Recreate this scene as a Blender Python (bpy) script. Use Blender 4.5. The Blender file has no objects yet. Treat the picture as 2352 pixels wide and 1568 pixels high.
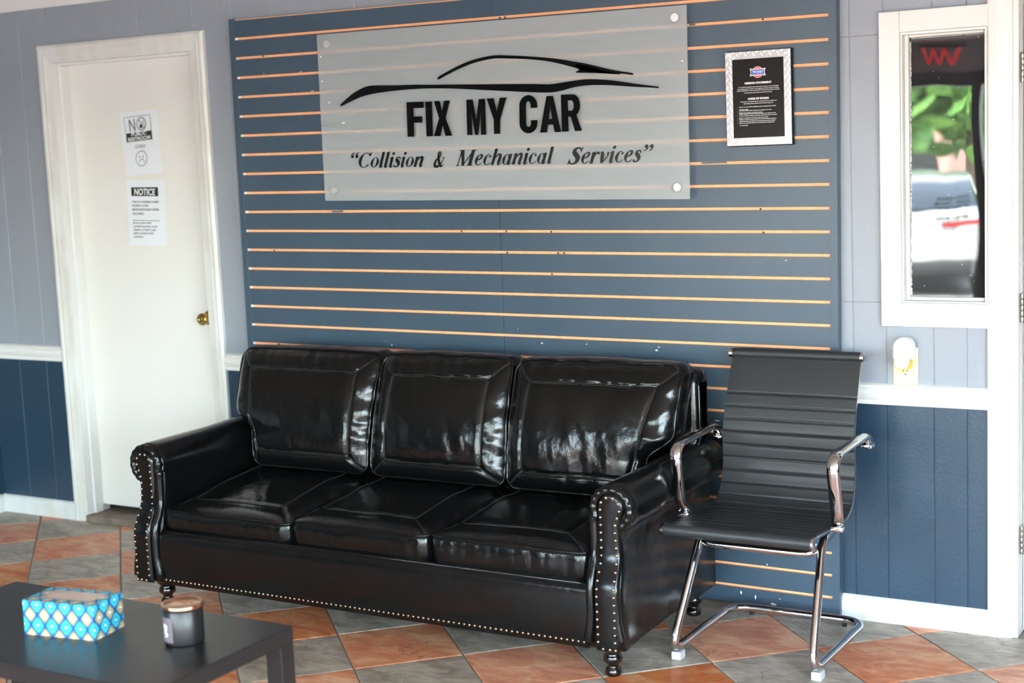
import bpy, bmesh, math, random
from mathutils import Vector, Matrix, noise
random.seed(7)
SC = bpy.context.scene
COL = SC.collection
PI = math.pi

# ------------------------------------------------------------------ camera
CP = Vector((4.054249, -4.686737, 1.626993))
RM = Matrix(((0.8612088673, 0.5064030690, -0.0433037924),
             (0.0303802073, -0.1363399195, -0.9901961772),
             (-0.5073424187, 0.8514501500, -0.1328017779)))
FPX = 3448.2384
cam_d = bpy.data.cameras.new('camera'); cam = bpy.data.objects.new('camera', cam_d); COL.objects.link(cam)
cam_d.sensor_width = 36.0; cam_d.lens = 36.0 * FPX / 2352.0
cam_d.clip_start = 0.05; cam_d.clip_end = 300
right, up, back = RM[0].copy(), -RM[1].copy(), -RM[2].copy()
mw = Matrix((right, up, back)).transposed().to_4x4(); mw.translation = CP
cam.matrix_world = mw
cam_d.dof.use_dof = True; cam_d.dof.focus_distance = 4.95; cam_d.dof.aperture_fstop = 2.6
SC.camera = cam

# ------------------------------------------------------------------ world, sun, exposure
W = bpy.data.worlds.new('sky'); SC.world = W; W.use_nodes = True
wn = W.node_tree; wn.nodes.clear()
sky = wn.nodes.new('ShaderNodeTexSky'); sky.sky_type = 'NISHITA'; sky.sun_disc = False
sky.sun_elevation = math.radians(52); sky.sun_rotation = math.radians(20); sky.dust_density = 2.5; sky.ozone_density = 1.0
hs = wn.nodes.new('ShaderNodeHueSaturation'); hs.inputs['Saturation'].default_value = 0.6
bg = wn.nodes.new('ShaderNodeBackground'); bg.inputs['Strength'].default_value = 4.6
wo = wn.nodes.new('ShaderNodeOutputWorld')
wn.links.new(sky.outputs[0], hs.inputs['Color']); wn.links.new(hs.outputs[0], bg.inputs[0]); wn.links.new(bg.outputs[0], wo.inputs[0])
sun_d = bpy.data.lights.new('sun', 'SUN'); sun_d.energy = 14.0; sun_d.angle = 0.01; sun_d.color = (1, .95, .87)
sun = bpy.data.objects.new('sun', sun_d); COL.objects.link(sun); sun.location = (0, 10, 30)
sun.rotation_euler = Vector((-0.35, -0.75, -1.1)).to_track_quat('-Z', 'Y').to_euler()
vs = SC.view_settings
vs.view_transform = 'Standard'; vs.look = 'None'; vs.gamma = 1.0; vs.use_curve_mapping = False; vs.exposure = 1.22
SC.cycles.use_denoising = True
SC.cycles.max_bounces = 8; SC.cycles.diffuse_bounces = 4; SC.cycles.glossy_bounces = 4; SC.cycles.use_adaptive_sampling = True; SC.cycles.adaptive_threshold = .02; SC.cycles.transparent_max_bounces = 12
SC.cycles.caustics_reflective = False; SC.cycles.caustics_refractive = False; SC.cycles.sample_clamp_indirect = 6.0
LAMP = 620.0          # radiance of a recessed ceiling bulb

# ------------------------------------------------------------------ pixel -> place
def ray(u, v):
    d = Vector(((u - 1176) / FPX, (v - 784) / FPX, 1.0))
    return RM.transposed() @ d
def PY(u, v, y):
    d = ray(u, v); return CP + d * ((y - CP.y) / d.y)
def PZ(u, v, z):
    d = ray(u, v); return CP + d * ((z - CP.z) / d.z)

# ------------------------------------------------------------------ materials
MATS = {}
def s2l(c):
    return tuple(((x / 255) / 12.92 if x / 255 <= .04045 else ((x / 255 + .055) / 1.055) ** 2.4) for x in c)
def mat(name, rgb=(128, 128, 128), rough=.5, metal=0., spec=.5, coat=0., bump=None, emit=None, var=None, lin=None):
    if name in MATS: return MATS[name]
    m = bpy.data.materials.new(name); m.use_nodes = True
    nt = m.node_tree; b = nt.nodes['Principled BSDF']
    c = lin if lin else s2l(rgb)
    b.inputs['Base Color'].default_value = (*c, 1); b.inputs['Roughness'].default_value = rough
    b.inputs['Metallic'].default_value = metal; b.inputs['Specular IOR Level'].default_value = spec
    b.inputs['Coat Weight'].default_value = coat; b.inputs['Coat Roughness'].default_value = .08
    if emit: b.inputs['Emission Color'].default_value = (*s2l(emit[0]), 1); b.inputs['Emission Strength'].default_value = emit[1]
    tc = None
    if bump or var:
        tc = nt.nodes.new('ShaderNodeTexCoord')
    if bump:
        sc_, st, dist, stretch = bump
        mp = nt.nodes.new('ShaderNodeMapping'); mp.inputs['Scale'].default_value = stretch
        nz = nt.nodes.new('ShaderNodeTexNoise'); nz.inputs['Scale'].default_value = sc_; nz.inputs['Detail'].default_value = 5
        bp = nt.nodes.new('ShaderNodeBump'); bp.inputs['Strength'].default_value = st; bp.inputs['Distance'].default_value = dist
        nt.links.new(tc.outputs['Object'], mp.inputs[0]); nt.links.new(mp.outputs[0], nz.inputs['Vector'])
        nt.links.new(nz.outputs[0], bp.inputs['Height']); nt.links.new(bp.outputs[0], b.inputs['Normal'])
    if var:
        sc_, rgb2, stretch = var
        mp = nt.nodes.new('ShaderNodeMapping'); mp.inputs['Scale'].default_value = stretch
        nz = nt.nodes.new('ShaderNodeTexNoise'); nz.inputs['Scale'].default_value = sc_; nz.inputs['Detail'].default_value = 6
        rp = nt.nodes.new('ShaderNodeValToRGB')
        rp.color_ramp.elements[0].position = .35; rp.color_ramp.elements[1].position = .68
        rp.color_ramp.elements[0].color = (*c, 1); rp.color_ramp.elements[1].color = (*s2l(rgb2), 1)
        nt.links.new(tc.outputs['Object'], mp.inputs[0]); nt.links.new(mp.outputs[0], nz.inputs['Vector'])
        nt.links.new(nz.outputs[0], rp.inputs[0]); nt.links.new(rp.outputs[0], b.inputs['Base Color'])
    MATS[name] = m
    return m

class NT:
    """tiny helper for math node graphs"""
    def __init__(s, m): s.nt = m.node_tree
    def n(s, t, **kw):
        x = s.nt.nodes.new(t)
        for k, v in kw.items(): setattr(x, k, v)
        return x
    def L(s, a, b): s.nt.links.new(a, b)
    def m(s, op, a, b=None, c=None):
        x = s.nt.nodes.new('ShaderNodeMath'); x.operation = op
        for i, v in enumerate((a, b, c)):
            if v is None: continue
            if isinstance(v, (int, float)): x.inputs[i].default_value = v
            else: s.nt.links.new(v, x.inputs[i])
        return x.outputs[0]
    def mix(s, f, a, b):
        x = s.nt.nodes.new('ShaderNodeMix'); x.data_type = 'RGBA'
        for k, v in ((0, f), (6, a), (7, b)):
            if isinstance(v, (int, float)): x.inputs[k].default_value = v
            elif isinstance(v, tuple): x.inputs[k].default_value = (*v, 1)
            else: s.nt.links.new(v, x.inputs[k])
        return x.outputs[2]

def slate(name, cols, rough):
    m = bpy.data.materials.new(name); m.use_nodes = True; g = NT(m); b = m.node_tree.nodes['Principled BSDF']
    tc = g.n('ShaderNodeTexCoord'); oi = g.n('ShaderNodeObjectInfo')
    off = g.n('ShaderNodeCombineXYZ')
    g.L(g.m('MULTIPLY', oi.outputs['Random'], 37.), off.inputs[0]); g.L(g.m('MULTIPLY', oi.outputs['Random'], 91.), off.inputs[1])
    add = g.n('ShaderNodeVectorMath'); add.operation = 'ADD'
    g.L(tc.outputs['Object'], add.inputs[0]); g.L(off.outputs[0], add.inputs[1])
    rotm = g.n('ShaderNodeMapping'); rotm.inputs['Rotation'].default_value = (0, 0, math.radians(38)); rotm.inputs['Scale'].default_value = (1, 2.1, 1)
    g.L(add.outputs[0], rotm.inputs[0])
    n1 = g.n('ShaderNodeTexNoise'); n1.inputs['Scale'].default_value = 6.5; n1.inputs['Detail'].default_value = 8; n1.inputs['Roughness'].default_value = .62; n1.inputs['Distortion'].default_value = .8
    g.L(rotm.outputs[0], n1.inputs['Vector'])
    r1 = g.n('ShaderNodeValToRGB'); cr = r1.color_ramp
    cr.elements[0].position = .36; cr.elements[0].color = (*s2l(cols[0]), 1)
    cr.elements[1].position = .64; cr.elements[1].color = (*s2l(cols[2]), 1)
    e = cr.elements.new(.5); e.color = (*s2l(cols[1]), 1)
    g.L(n1.outputs[0], r1.inputs[0])
    n2 = g.n('ShaderNodeTexNoise'); n2.inputs['Scale'].default_value = 26; n2.inputs['Detail'].default_value = 6
    g.L(rotm.outputs[0], n2.inputs['Vector'])
    c = g.mix(g.m('MULTIPLY', g.m('SUBTRACT', n2.outputs[0], .33), 1.3), r1.outputs[0], s2l(cols[3]))
    # thin dark clefts, broken up
    vo = g.n('ShaderNodeTexVoronoi'); vo.feature = 'DISTANCE_TO_EDGE'; vo.inputs['Scale'].default_value = 3.1
    dn = g.n('ShaderNodeTexNoise'); dn.inputs['Scale'].default_value = 9; dn.inputs['Detail'].default_value = 4
    g.L(add.outputs[0], dn.inputs['Vector'])
    dv = g.n('ShaderNodeVectorMath'); dv.operation = 'MULTIPLY_ADD'; dv.inputs[1].default_value = (.16, .16, .16)
    g.L(dn.outputs['Color'], dv.inputs[0]); g.L(add.outputs[0], dv.inputs[2]); g.L(dv.outputs[0], vo.inputs['Vector'])
    n3 = g.n('ShaderNodeTexNoise'); n3.inputs['Scale'].default_value = 3.3; g.L(add.outputs[0], n3.inputs['Vector'])
    line = g.m('LESS_THAN', vo.outputs['Distance'], .0042)
    crack = g.m('MULTIPLY', line, g.m('GREATER_THAN', n3.outputs[0], .52))
    c = g.mix(g.m('MULTIPLY', crack, .5), c, s2l(cols[4]))
    hsv = g.n('ShaderNodeHueSaturation'); g.L(c, hsv.inputs['Color'])
    g.L(g.m('MULTIPLY_ADD', oi.outputs['Random'], .16, .9), hsv.inputs['Value'])
    g.L(g.m('MULTIPLY_ADD', oi.outputs['Random'], -.2, 1.08), hsv.inputs['Saturation'])
    g.L(hsv.outputs[0], b.inputs['Base Color'])
    g.L(g.m('MULTIPLY_ADD', n2.outputs[0], .22, rough), b.inputs['Roughness'])
    bp = g.n('ShaderNodeBump'); bp.inputs['Strength'].default_value = .35; bp.inputs['Distance'].default_value = .004
    g.L(g.m('SUBTRACT', g.m('ADD', n1.outputs[0], g.m('MULTIPLY', n2.outputs[0], .3)), g.m('MULTIPLY', crack, .6)), bp.inputs['Height']); g.L(bp.outputs[0], b.inputs['Normal'])
    MATS[name] = m; return m

M_TERRA = slate('terracotta_slate', ((198, 100, 60), (224, 138, 94), (238, 180, 136), (190, 136, 102), (95, 60, 45)), .30)
M_GREY = slate('grey_slate', ((140, 128, 115), (180, 168, 153), (208, 197, 182), (152, 132, 116), (62, 56, 52)), .30)
M_GROUT = mat('grout', (148, 144, 136), .85, bump=(200, .3, .002, (1, 1, 1)))
M_WHITE = mat('white_trim_paint', (228, 228, 227), .32, bump=(30, .05, .002, (1, 1, 1)))
M_WORN = mat('white_worn_paint', (226, 227, 227), .4, var=(14, (216, 213, 206), (1, 1, .4)))
M_DOOR = mat('door_paint', (232, 230, 226), .38)
M_CEIL = mat('ceiling_paint', (176, 172, 166), .8)
M_SLAT = mat('slat_blue_paint', (63, 81, 98), .34, bump=(55, .10, .002, (1, 1, 1)), var=(3, (68, 86, 102), (1, 1, 1)))
M_MDF = mat('raw_fibreboard', (248, 190, 144), .75, var=(60, (240, 178, 130), (1, 1, 1)))
M_SCREW = mat('dark_screw', (40, 32, 28), .5)
M_CHIP = mat('bare_white_chip', (240, 240, 238), .6)
M_BLACKTXT = mat('black_acrylic', (10, 12, 14), .12, spec=.3)
M_VINYL = mat('black_vinyl', (14, 17, 19), .35)
M_ALU = mat('brushed_aluminium', (228, 228, 227), .42, metal=.75)
M_CHROME = mat('chrome', (218, 218, 220), .07, metal=1)
M_BRASS = mat('brass', (205, 168, 92), .16, metal=1)
M_NAIL = mat('antique_brass_nail', (196, 176, 146), .22, metal=1)
M_LACQ = mat('black_lacquer', (14, 11, 10), .1, coat=.6)
M_CHAIR = mat('chair_black_leatherette', (38, 40, 43), .46, bump=(420, .12, .001, (1, 1, 1)))
M_SEAM = mat('seam_thread', (54, 54, 54), .6)
M_TABLE = mat('black_brown_laminate', (27, 27, 29), .30, bump=(40, .12, .001, (1, 14, 14)), var=(18, (35, 35, 37), (1, 16, 16)))
M_PAPER = mat('copy_paper', (232, 237, 244), .55)
M_INK = mat('black_ink', (38, 40, 42), .6)
M_GREYINK = mat('grey_ink', (128, 130, 132), .6)
M_GREEN = mat('green_ink', (20, 96, 78), .6)
M_WINK = mat('white_print', (240, 240, 240), .5)
M_BLUEINK = mat('blue_print', (38, 96, 205), .5)
M_REDINK = mat('red_print', (222, 58, 72), .5)
M_PLAQ = mat('plaque_black', (7, 8, 9), .28, spec=.15)
M_PLATE = mat('plaque_metal_plate', (168, 170, 173), .35, metal=.55, var=(40, (180, 182, 185), (1, 1, 1)))
M_TREAD = mat('plaque_bright_tread', (226, 227, 229), .3, metal=.4)
M_CREAM = mat('ivory_plastic', (228, 215, 180), .35)
M_WPLAS = mat('white_plastic', (240, 240, 238), .3)
M_HOLE = mat('outlet_hole', (60, 40, 36), .6)
M_RUBBER = mat('black_rubber', (22, 22, 22), .7)
M_NYLON = mat('white_nylon', (200, 201, 203), .4)
M_COPPER = mat('copper_lid', (228, 172, 138), .2, metal=1)
M_JAR = mat('matt_black_glass', (26, 26, 28), .34)
M_LABEL = mat('mauve_label', (112, 100, 108), .5)
M_HINGE = mat('worn_hinge', (170, 165, 150), .35, metal=.9)
M_ALUBLK = mat('black_storefront_metal', (14, 15, 17), .4)
M_DARK = mat('dark_void', (18, 16, 15), .9)
M_SILL = mat('worn_threshold', (140, 124, 112), .8, var=(20, (104, 92, 84), (1, 1, 1)))

def leather(name, scale=1.0, rough=.20):
    m = bpy.data.materials.new(name); m.use_nodes = True; g = NT(m); b = m.node_tree.nodes['Principled BSDF']
    b.inputs['Base Color'].default_value = (.0036, .0038, .0042, 1); b.inputs['Specular IOR Level'].default_value = .42
    tc = g.n('ShaderNodeTexCoord')
    n1 = g.n('ShaderNodeTexNoise'); n1.inputs['Scale'].default_value = 7 * scale; n1.inputs['Detail'].default_value = 4
    n2 = g.n('ShaderNodeTexNoise'); n2.inputs['Scale'].default_value = 55 * scale; n2.inputs['Detail'].default_value = 5
    n3 = g.n('ShaderNodeTexVoronoi'); n3.inputs['Scale'].default_value = 420
    for n in (n1, n2, n3): g.L(tc.outputs['Object'], n.inputs['Vector'])
    g.L(g.m('MULTIPLY_ADD', n2.outputs[0], .16, rough - .06), b.inputs['Roughness'])
    h = g.m('ADD', g.m('MULTIPLY', n1.outputs[0], 1.0), g.m('ADD', g.m('MULTIPLY', n2.outputs[0], .16), g.m('MULTIPLY', n3.outputs['Distance'], .02)))
    bp = g.n('ShaderNodeBump'); bp.inputs['Strength'].default_value = .35; bp.inputs['Distance'].default_value = .012
    g.L(h, bp.inputs['Height']); g.L(bp.outputs[0], b.inputs['Normal'])
    MATS[name] = m; return m
M_LEA = leather('black_glossy_leather', 1.0, .14)
M_LEA2 = leather('black_smooth_leather', .6, .16)

def wall_paint():
    m = bpy.data.materials.new('two_tone_wall_paint'); m.use_nodes = True; g = NT(m); b = m.node_tree.nodes['Principled BSDF']
    ge = g.n('ShaderNodeNewGeometry'); sp = g.n('ShaderNodeSeparateXYZ'); g.L(ge.outputs['Position'], sp.inputs[0])
    up_ = g.m('GREATER_THAN', sp.outputs[2], .76)
    g.L(g.mix(up_, s2l((37, 60, 80)), s2l((146, 152, 163))), b.inputs['Base Color'])
    b.inputs['Roughness'].default_value = .36
    nz = g.n('ShaderNodeTexNoise'); nz.inputs['Scale'].default_value = 90; nz.inputs['Detail'].default_value = 6
    g.L(ge.outputs['Position'], nz.inputs['Vector'])
    bp = g.n('ShaderNodeBump'); bp.inputs['Strength'].default_value = .28; bp.inputs['Distance'].default_value = .003
    g.L(nz.outputs[0], bp.inputs['Height']); g.L(bp.outputs[0], b.inputs['Normal'])
    return m
M_WALL = wall_paint()

def mixmat(name, build):
    m = bpy.data.materials.new(name); m.use_nodes = True; m.node_tree.nodes.remove(m.node_tree.nodes['Principled BSDF'])
    g = NT(m); out = m.node_tree.nodes['Material Output']; g.L(build(g), out.inputs[0]); MATS[name] = m; return m
def acr(g):
    p = g.n('ShaderNodeBsdfPrincipled'); p.inputs['Base Color'].default_value = (*s2l((228, 233, 236)), 1); p.inputs['Roughness'].default_value = .16
    t = g.n('ShaderNodeBsdfTransparent'); t.inputs[0].default_value = (.95, .96, .97, 1)
    x = g.n('ShaderNodeMixShader'); x.inputs[0].default_value = .30; g.L(t.outputs[0], x.inputs[1]); g.L(p.outputs[0], x.inputs[2]); return x.outputs[0]
M_ACR = mixmat('frosted_acrylic', acr)
def clear(tint, refl, rough=0.0):
    def f(g):
        t = g.n('ShaderNodeBsdfTransparent'); t.inputs[0].default_value = (*tint, 1)
        s = g.n('ShaderNodeBsdfGlossy'); s.inputs['Roughness'].default_value = rough
        x = g.n('ShaderNodeMixShader'); x.inputs[0].default_value = refl
        g.L(t.outputs[0], x.inputs[1]); g.L(s.outputs[0], x.inputs[2]); return x.outputs[0]
    return f
M_GLASS = mixmat('window_glass', clear((.93, .96, .95), .05))
M_OIL = mixmat('yellow_scent_oil', clear((.97, .92, .58), .06))
def mirror(g):
    s = g.n('ShaderNodeBsdfGlossy'); s.inputs['Roughness'].default_value = 0.0; s.inputs['Color'].default_value = (.13, .133, .133, 1)
    d = g.n('ShaderNodeBsdfDiffuse'); d.inputs[0].default_value = (.02, .02, .022, 1)
    tc = g.n('ShaderNodeTexCoord'); mp = g.n('ShaderNodeMapping'); mp.inputs['Scale'].default_value = (7, 1, 2.2); mp.inputs['Rotation'].default_value = (0, .5, 0)
    nz = g.n('ShaderNodeTexNoise'); nz.inputs['Scale'].default_value = .9; nz.inputs['Detail'].default_value = 0
    bp = g.n('ShaderNodeBump'); bp.inputs['Strength'].default_value = .28; bp.inputs['Distance'].default_value = .004
    g.L(tc.outputs['Object'], mp.inputs[0]); g.L(mp.outputs[0], nz.inputs['Vector']); g.L(nz.outputs[0], bp.inputs['Height']); g.L(bp.outputs[0], s.inputs['Normal'])
    # paint specks
    vo = g.n('ShaderNodeTexVoronoi'); vo.inputs['Scale'].default_value = 60; g.L(tc.outputs['Object'], vo.inputs['Vector'])
    n2 = g.n('ShaderNodeTexNoise'); n2.inputs['Scale'].default_value = 14; g.L(tc.outputs['Object'], n2.inputs['Vector'])
    sp = g.m('MULTIPLY', g.m('LESS_THAN', vo.outputs['Distance'], .10), g.m('GREATER_THAN', n2.outputs[0], .56))
    w = g.n('ShaderNodeBsdfDiffuse'); w.inputs[0].default_value = (.6, .6, .6, 1)
    a = g.n('ShaderNodeAddShader'); g.L(s.outputs[0], a.inputs[0]); g.L(d.outputs[0], a.inputs[1])
    x = g.n('ShaderNodeMixShader'); g.L(sp, x.inputs[0]); g.L(a.outputs[0], x.inputs[1]); g.L(w.outputs[0], x.inputs[2]); return x.outputs[0]
M_MIRROR = mixmat('dark_reflective_glass', mirror)

# ------------------------------------------------------------------ object helpers
def tag(o, label=None, cat=None, group=None, kind=None):
    if label: o['label'] = label
    if cat: o['category'] = cat
    if group: o['group'] = group
    if kind: o['kind'] = kind
    return o
def put(name, me, m=None, parent=None, loc=None, smooth=False):
    o = bpy.data.objects.new(name, me); COL.objects.link(o)
    if m is not None and len(me.materials) == 0:
        for x in (m if isinstance(m, (list, tuple)) else [m]): me.materials.append(x)
    if smooth:
        for p in me.polygons: p.use_smooth = True
    if loc is not None: o.location = loc
    if parent is not None:
        o.parent = parent; o.matrix_parent_inverse = PINV.get(parent.name, Matrix.Identity(4))
    return o
PINV = {}
def thing(name, loc, label=None, cat=None, group=None, kind=None):
    o = bpy.data.objects.new(name, None); COL.objects.link(o); o.location = loc; o.empty_display_size = .1
    PINV[o.name] = Matrix.Translation(Vector(loc)).inverted()
    return tag(o, label, cat, group, kind)
class B:
    """collects shapes for one mesh (world coordinates)"""
    def __init__(s): s.v = []; s.f = []; s.mi = []
    def add(s, vs, fs, mi=0):
        k = len(s.v); s.v += [tuple(x) for x in vs]
        for f in fs: s.f.append(tuple(i + k for i in f)); s.mi.append(mi)
        return s
    def box(s, x0, x1, y0, y1, z0, z1, mi=0, M=None):
        vs = [Vector((x, y, z)) for z in (z0, z1) for y in (y0, y1) for x in (x0, x1)]
        if M is not None: vs = [M @ v for v in vs]
        return s.add(vs, [(0, 2, 3, 1), (4, 5, 7, 6), (0, 1, 5, 4), (2, 6, 7, 3), (0, 4, 6, 2), (1, 3, 7, 5)], mi)
    def bbox(s, x0, x1, y0, y1, z0, z1, r=.003, seg=2, mi=0, M=None):
        bm = bmesh.new(); bmesh.ops.create_cube(bm, size=1)
        for v in bm.verts: v.co = Vector(((x0 + x1) / 2 + v.co.x * (x1 - x0), (y0 + y1) / 2 + v.co.y * (y1 - y0), (z0 + z1) / 2 + v.co.z * (z1 - z0)))
        bmesh.ops.bevel(bm, geom=bm.edges[:], offset=r, segments=seg, profile=.5, affect='EDGES')
        bm.verts.index_update()
        vs = [(M @ v.co if M is not None else v.co.copy()) for v in bm.verts]; fs = [[v.index for v in f.verts] for f in bm.faces]
        bm.free(); return s.add(vs, fs, mi)
    def prism(s, pts, fn, d, mi=0):
        """2-D outline pts -> fn(a,b,depth)"""
        n = len(pts); ar = sum(pts[i][0] * pts[(i + 1) % n][1] - pts[(i + 1) % n][0] * pts[i][1] for i in range(n))
        if ar < 0: pts = pts[::-1]
        vs = [fn(a, b, 0) for a, b in pts] + [fn(a, b, d) for a, b in pts]
        bm = bmesh.new(); bv = [bm.verts.new(v) for v in vs]
        f0 = bm.faces.new(bv[:n]); f1 = bm.faces.new(bv[n:][::-1])
        for i in range(n): bm.faces.new((bv[i], bv[i + n], bv[(i + 1) % n + n], bv[(i + 1) % n]))
        bm.normal_update(); bmesh.ops.triangulate(bm, faces=[f0, f1])
        bmesh.ops.recalc_face_normals(bm, faces=bm.faces[:])
        bm.verts.index_update(); r = [[v.index for v in f.verts] for f in bm.faces]; vv = [v.co.copy() for v in bm.verts]; bm.free()
        return s.add(vv, r, mi)
    def tube(s, path, r, n=10, closed=False, caps=True, mi=0, sx=1.0, upv=None):
        path = [Vector(p) for p in path]; m = len(path); rings = []
        t0 = (path[1] - path[0]).normalized()
        u = Vector(upv) if upv is not None else (Vector((0, 0, 1)) if abs(t0.z) < .9 else Vector((1, 0, 0)))
        u = (u - t0 * u.dot(t0)).normalized()
        for i, p in enumerate(path):
            if closed: t = path[(i + 1) % m] - path[i - 1]
            else: t = path[min(i + 1, m - 1)] - path[max(i - 1, 0)]
            t.normalize(); u = (u - t * u.dot(t)).normalized(); w = t.cross(u)
            rr = r[i] if isinstance(r, (list, tuple)) else r
            rings.append([p + (u * math.cos(a) * rr + w * math.sin(a) * rr * sx) for a in [2 * PI * k / n for k in range(n)]])
        vs = [v for R_ in rings for v in R_]; fs = []
        for i in range(m if closed else m - 1):
            j = (i + 1) % m
            for k in range(n):
                fs.append((i * n + k, i * n + (k + 1) % n, j * n + (k + 1) % n, j * n + k))
        if caps and not closed:
            fs.append(tuple(range(n))[::-1]); fs.append(tuple((m - 1) * n + k for k in range(n)))
        return s.add(vs, fs, mi)
    def lathe(s, prof, c, n=24, axis='Z', mi=0):
        c = Vector(c); vs = []; fs = []; m = len(prof)
        for r, h in prof:
            for k in range(n):
                a = 2 * PI * k / n; q = (r * math.cos(a), r * math.sin(a))
                vs.append(c + (Vector((q[0], q[1], h)) if axis == 'Z' else Vector((q[0], -h, q[1])) if axis == 'Y' else Vector((h, q[0], q[1]))))
        for i in range(m - 1):
            for k in range(n):
                a, b_ = i * n + k, i * n + (k + 1) % n
                fs.append((a, b_, b_ + n, a + n) if axis != 'Y' else (a, b_, b_ + n, a + n))
        fs.append(tuple(range(n))[::-1]); fs.append(tuple((m - 1) * n + k for k in range(n)))
        return s.add(vs, fs, mi)
    def grid(s, fn, nu, nv, mi=0, flip=False):
        vs = [fn(i / nu, j / nv) for j in range(nv + 1) for i in range(nu + 1)]; fs = []
        for j in range(nv):
            for i in range(nu):
                a = j * (nu + 1) + i; f = (a, a + 1, a + nu + 2, a + nu + 1); fs.append(f[::-1] if flip else f)
        return s.add(vs, fs, mi)
    def mesh(s, name, recalc=False, origin=None):
        me = bpy.data.meshes.new(name)
        o = Vector(origin) if origin is not None else Vector((0, 0, 0))
        me.from_pydata([tuple(Vector(v) - o) for v in s.v], [], s.f)
        if any(s.mi): me.polygons.foreach_set('material_index', s.mi)
        if recalc:
            bm = bmesh.new(); bm.from_mesh(me); bmesh.ops.recalc_face_normals(bm, faces=bm.faces[:]); bm.to_mesh(me); bm.free()
        me.update(); return me
    def build(s, name, m, parent=None, smooth=False, recalc=True, angle=None):
        me = s.mesh(name, recalc); o = put(name, me, m, parent, smooth=smooth or angle is not None)
        if angle is not None:
            try: me.set_sharp_from_angle(angle=math.radians(angle))
            except Exception: pass
        return o
def bez(path, r, seg=6):
    """round the inner corners of a polyline"""
    P = [Vector(p) for p in path]; out = [P[0]]
    for i in range(1, len(P) - 1):
        rr = r[i - 1] if isinstance(r, (list, tuple)) else r
        a = (P[i - 1] - P[i]); b = (P[i + 1] - P[i]); d = min(rr, a.length * .49, b.length * .49)
        p0 = P[i] + a.normalized() * d; p2 = P[i] + b.normalized() * d
        for k in range(seg + 1):
            t = k / seg; out.append(p0 * (1 - t) ** 2 + P[i] * 2 * t * (1 - t) + p2 * t * t)
    out.append(P[-1]); return out
def crom(P, n=8, closed=False):
    P = [Vector(p) for p in P]; out = []; m = len(P)
    for i in range(m if closed else m - 1):
        p0 = P[i - 1] if (i or closed) else P[0]; p1 = P[i]; p2 = P[(i + 1) % m]; p3 = P[(i + 2) % m] if (closed or i + 2 < m) else P[-1]
        for k in range(n):
            t = k / n
            out.append(.5 * ((2 * p1) + (p2 - p0) * t + (2 * p0 - 5 * p1 + 4 * p2 - p3) * t * t + (3 * p1 - p0 - 3 * p2 + p3) * t ** 3))
    if not closed: out.append(P[-1])
    return out
def text_mesh(txt, size, align='LEFT', bold=0., shear=0., xs=1., extrude=0., space=1.0):
    cu = bpy.data.curves.new('txt', 'FONT'); cu.body = txt; cu.size = size; cu.align_x = align; cu.offset = bold; cu.shear = shear
    cu.extrude = extrude; cu.space_character = space; cu.resolution_u = 3
    o = bpy.data.objects.new('txt', cu); COL.objects.link(o)
    dg = bpy.context.evaluated_depsgraph_get(); me = bpy.data.meshes.new_from_object(o.evaluated_get(dg))
    bpy.data.objects.remove(o); bpy.data.curves.remove(cu)
    vs = [(v.co.x * xs, v.co.y, v.co.z) for v in me.vertices]; fs = [tuple(p.vertices) for p in me.polygons]
    bpy.data.meshes.remove(me); return vs, fs
def smooth01(x): x = max(0., min(1., x)); return x * x * (3 - 2 * x)

# ================================================================== SETTING
YW = .035          # face of the panelled back wall
XL = -1.58         # short left wall
CEIL = 2.375
# --- floor and tiles
floor = B().box(-3.4, 5.3, -6.6, 1.6, -.05, -.004).build('floor', M_GROUT)
tag(floor, 'tiled floor of grey and terracotta slate squares laid diagonally', None, None, 'structure')
TO = Vector((2.508128, -.298962)); TH = .250505; TA = .00202
def tp(i, j): return Vector((TO.x + TH * (math.cos(TA) * i - math.sin(TA) * j), TO.y + TH * (math.sin(TA) * i + math.cos(TA) * j)))
def clip(poly, ax, val, keep_less):
    out = []
    for k in range(len(poly)):
        a, b = poly[k - 1], poly[k]; ia = (a[ax] <= val) == keep_less; ib = (b[ax] <= val) == keep_less
        if ia != ib:
            t = (val - a[ax]) / (b[ax] - a[ax]); out.append(a + (b - a) * t)
        if ib: out.append(b)
    return out
def in_view(p):
    c = RM @ (Vector((p.x, p.y, 0)) - CP)
    if c.z < .3: return False
    u = 1176 + FPX * c.x / c.z; v = 784 + FPX * c.y / c.z
    return -150 < u < 2502 and v < 1800
G = .0030
def tile_prism(poly, o):
    c = sum(poly, Vector((0, 0))) / len(poly); n = len(poly); b = B(); ring = []
    for inset, z in ((G, -.008), (G, -.0012), (G + .0018, 0.)):
        for p in poly:
            d = p - c; q = c + d * (1 - inset * 1.35 / max(d.length, .02)); ring.append((q.x - o.x, q.y - o.y, z))
    fs = [(k + r * n, (k + 1) % n + r * n, (k + 1) % n + (r + 1) * n, k + (r + 1) * n) for r in (0, 1) for k in range(n)] + [tuple(range(2 * n, 3 * n))]
    return b.add(ring, fs)
whole = {}
rest = [B(), B()]
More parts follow.
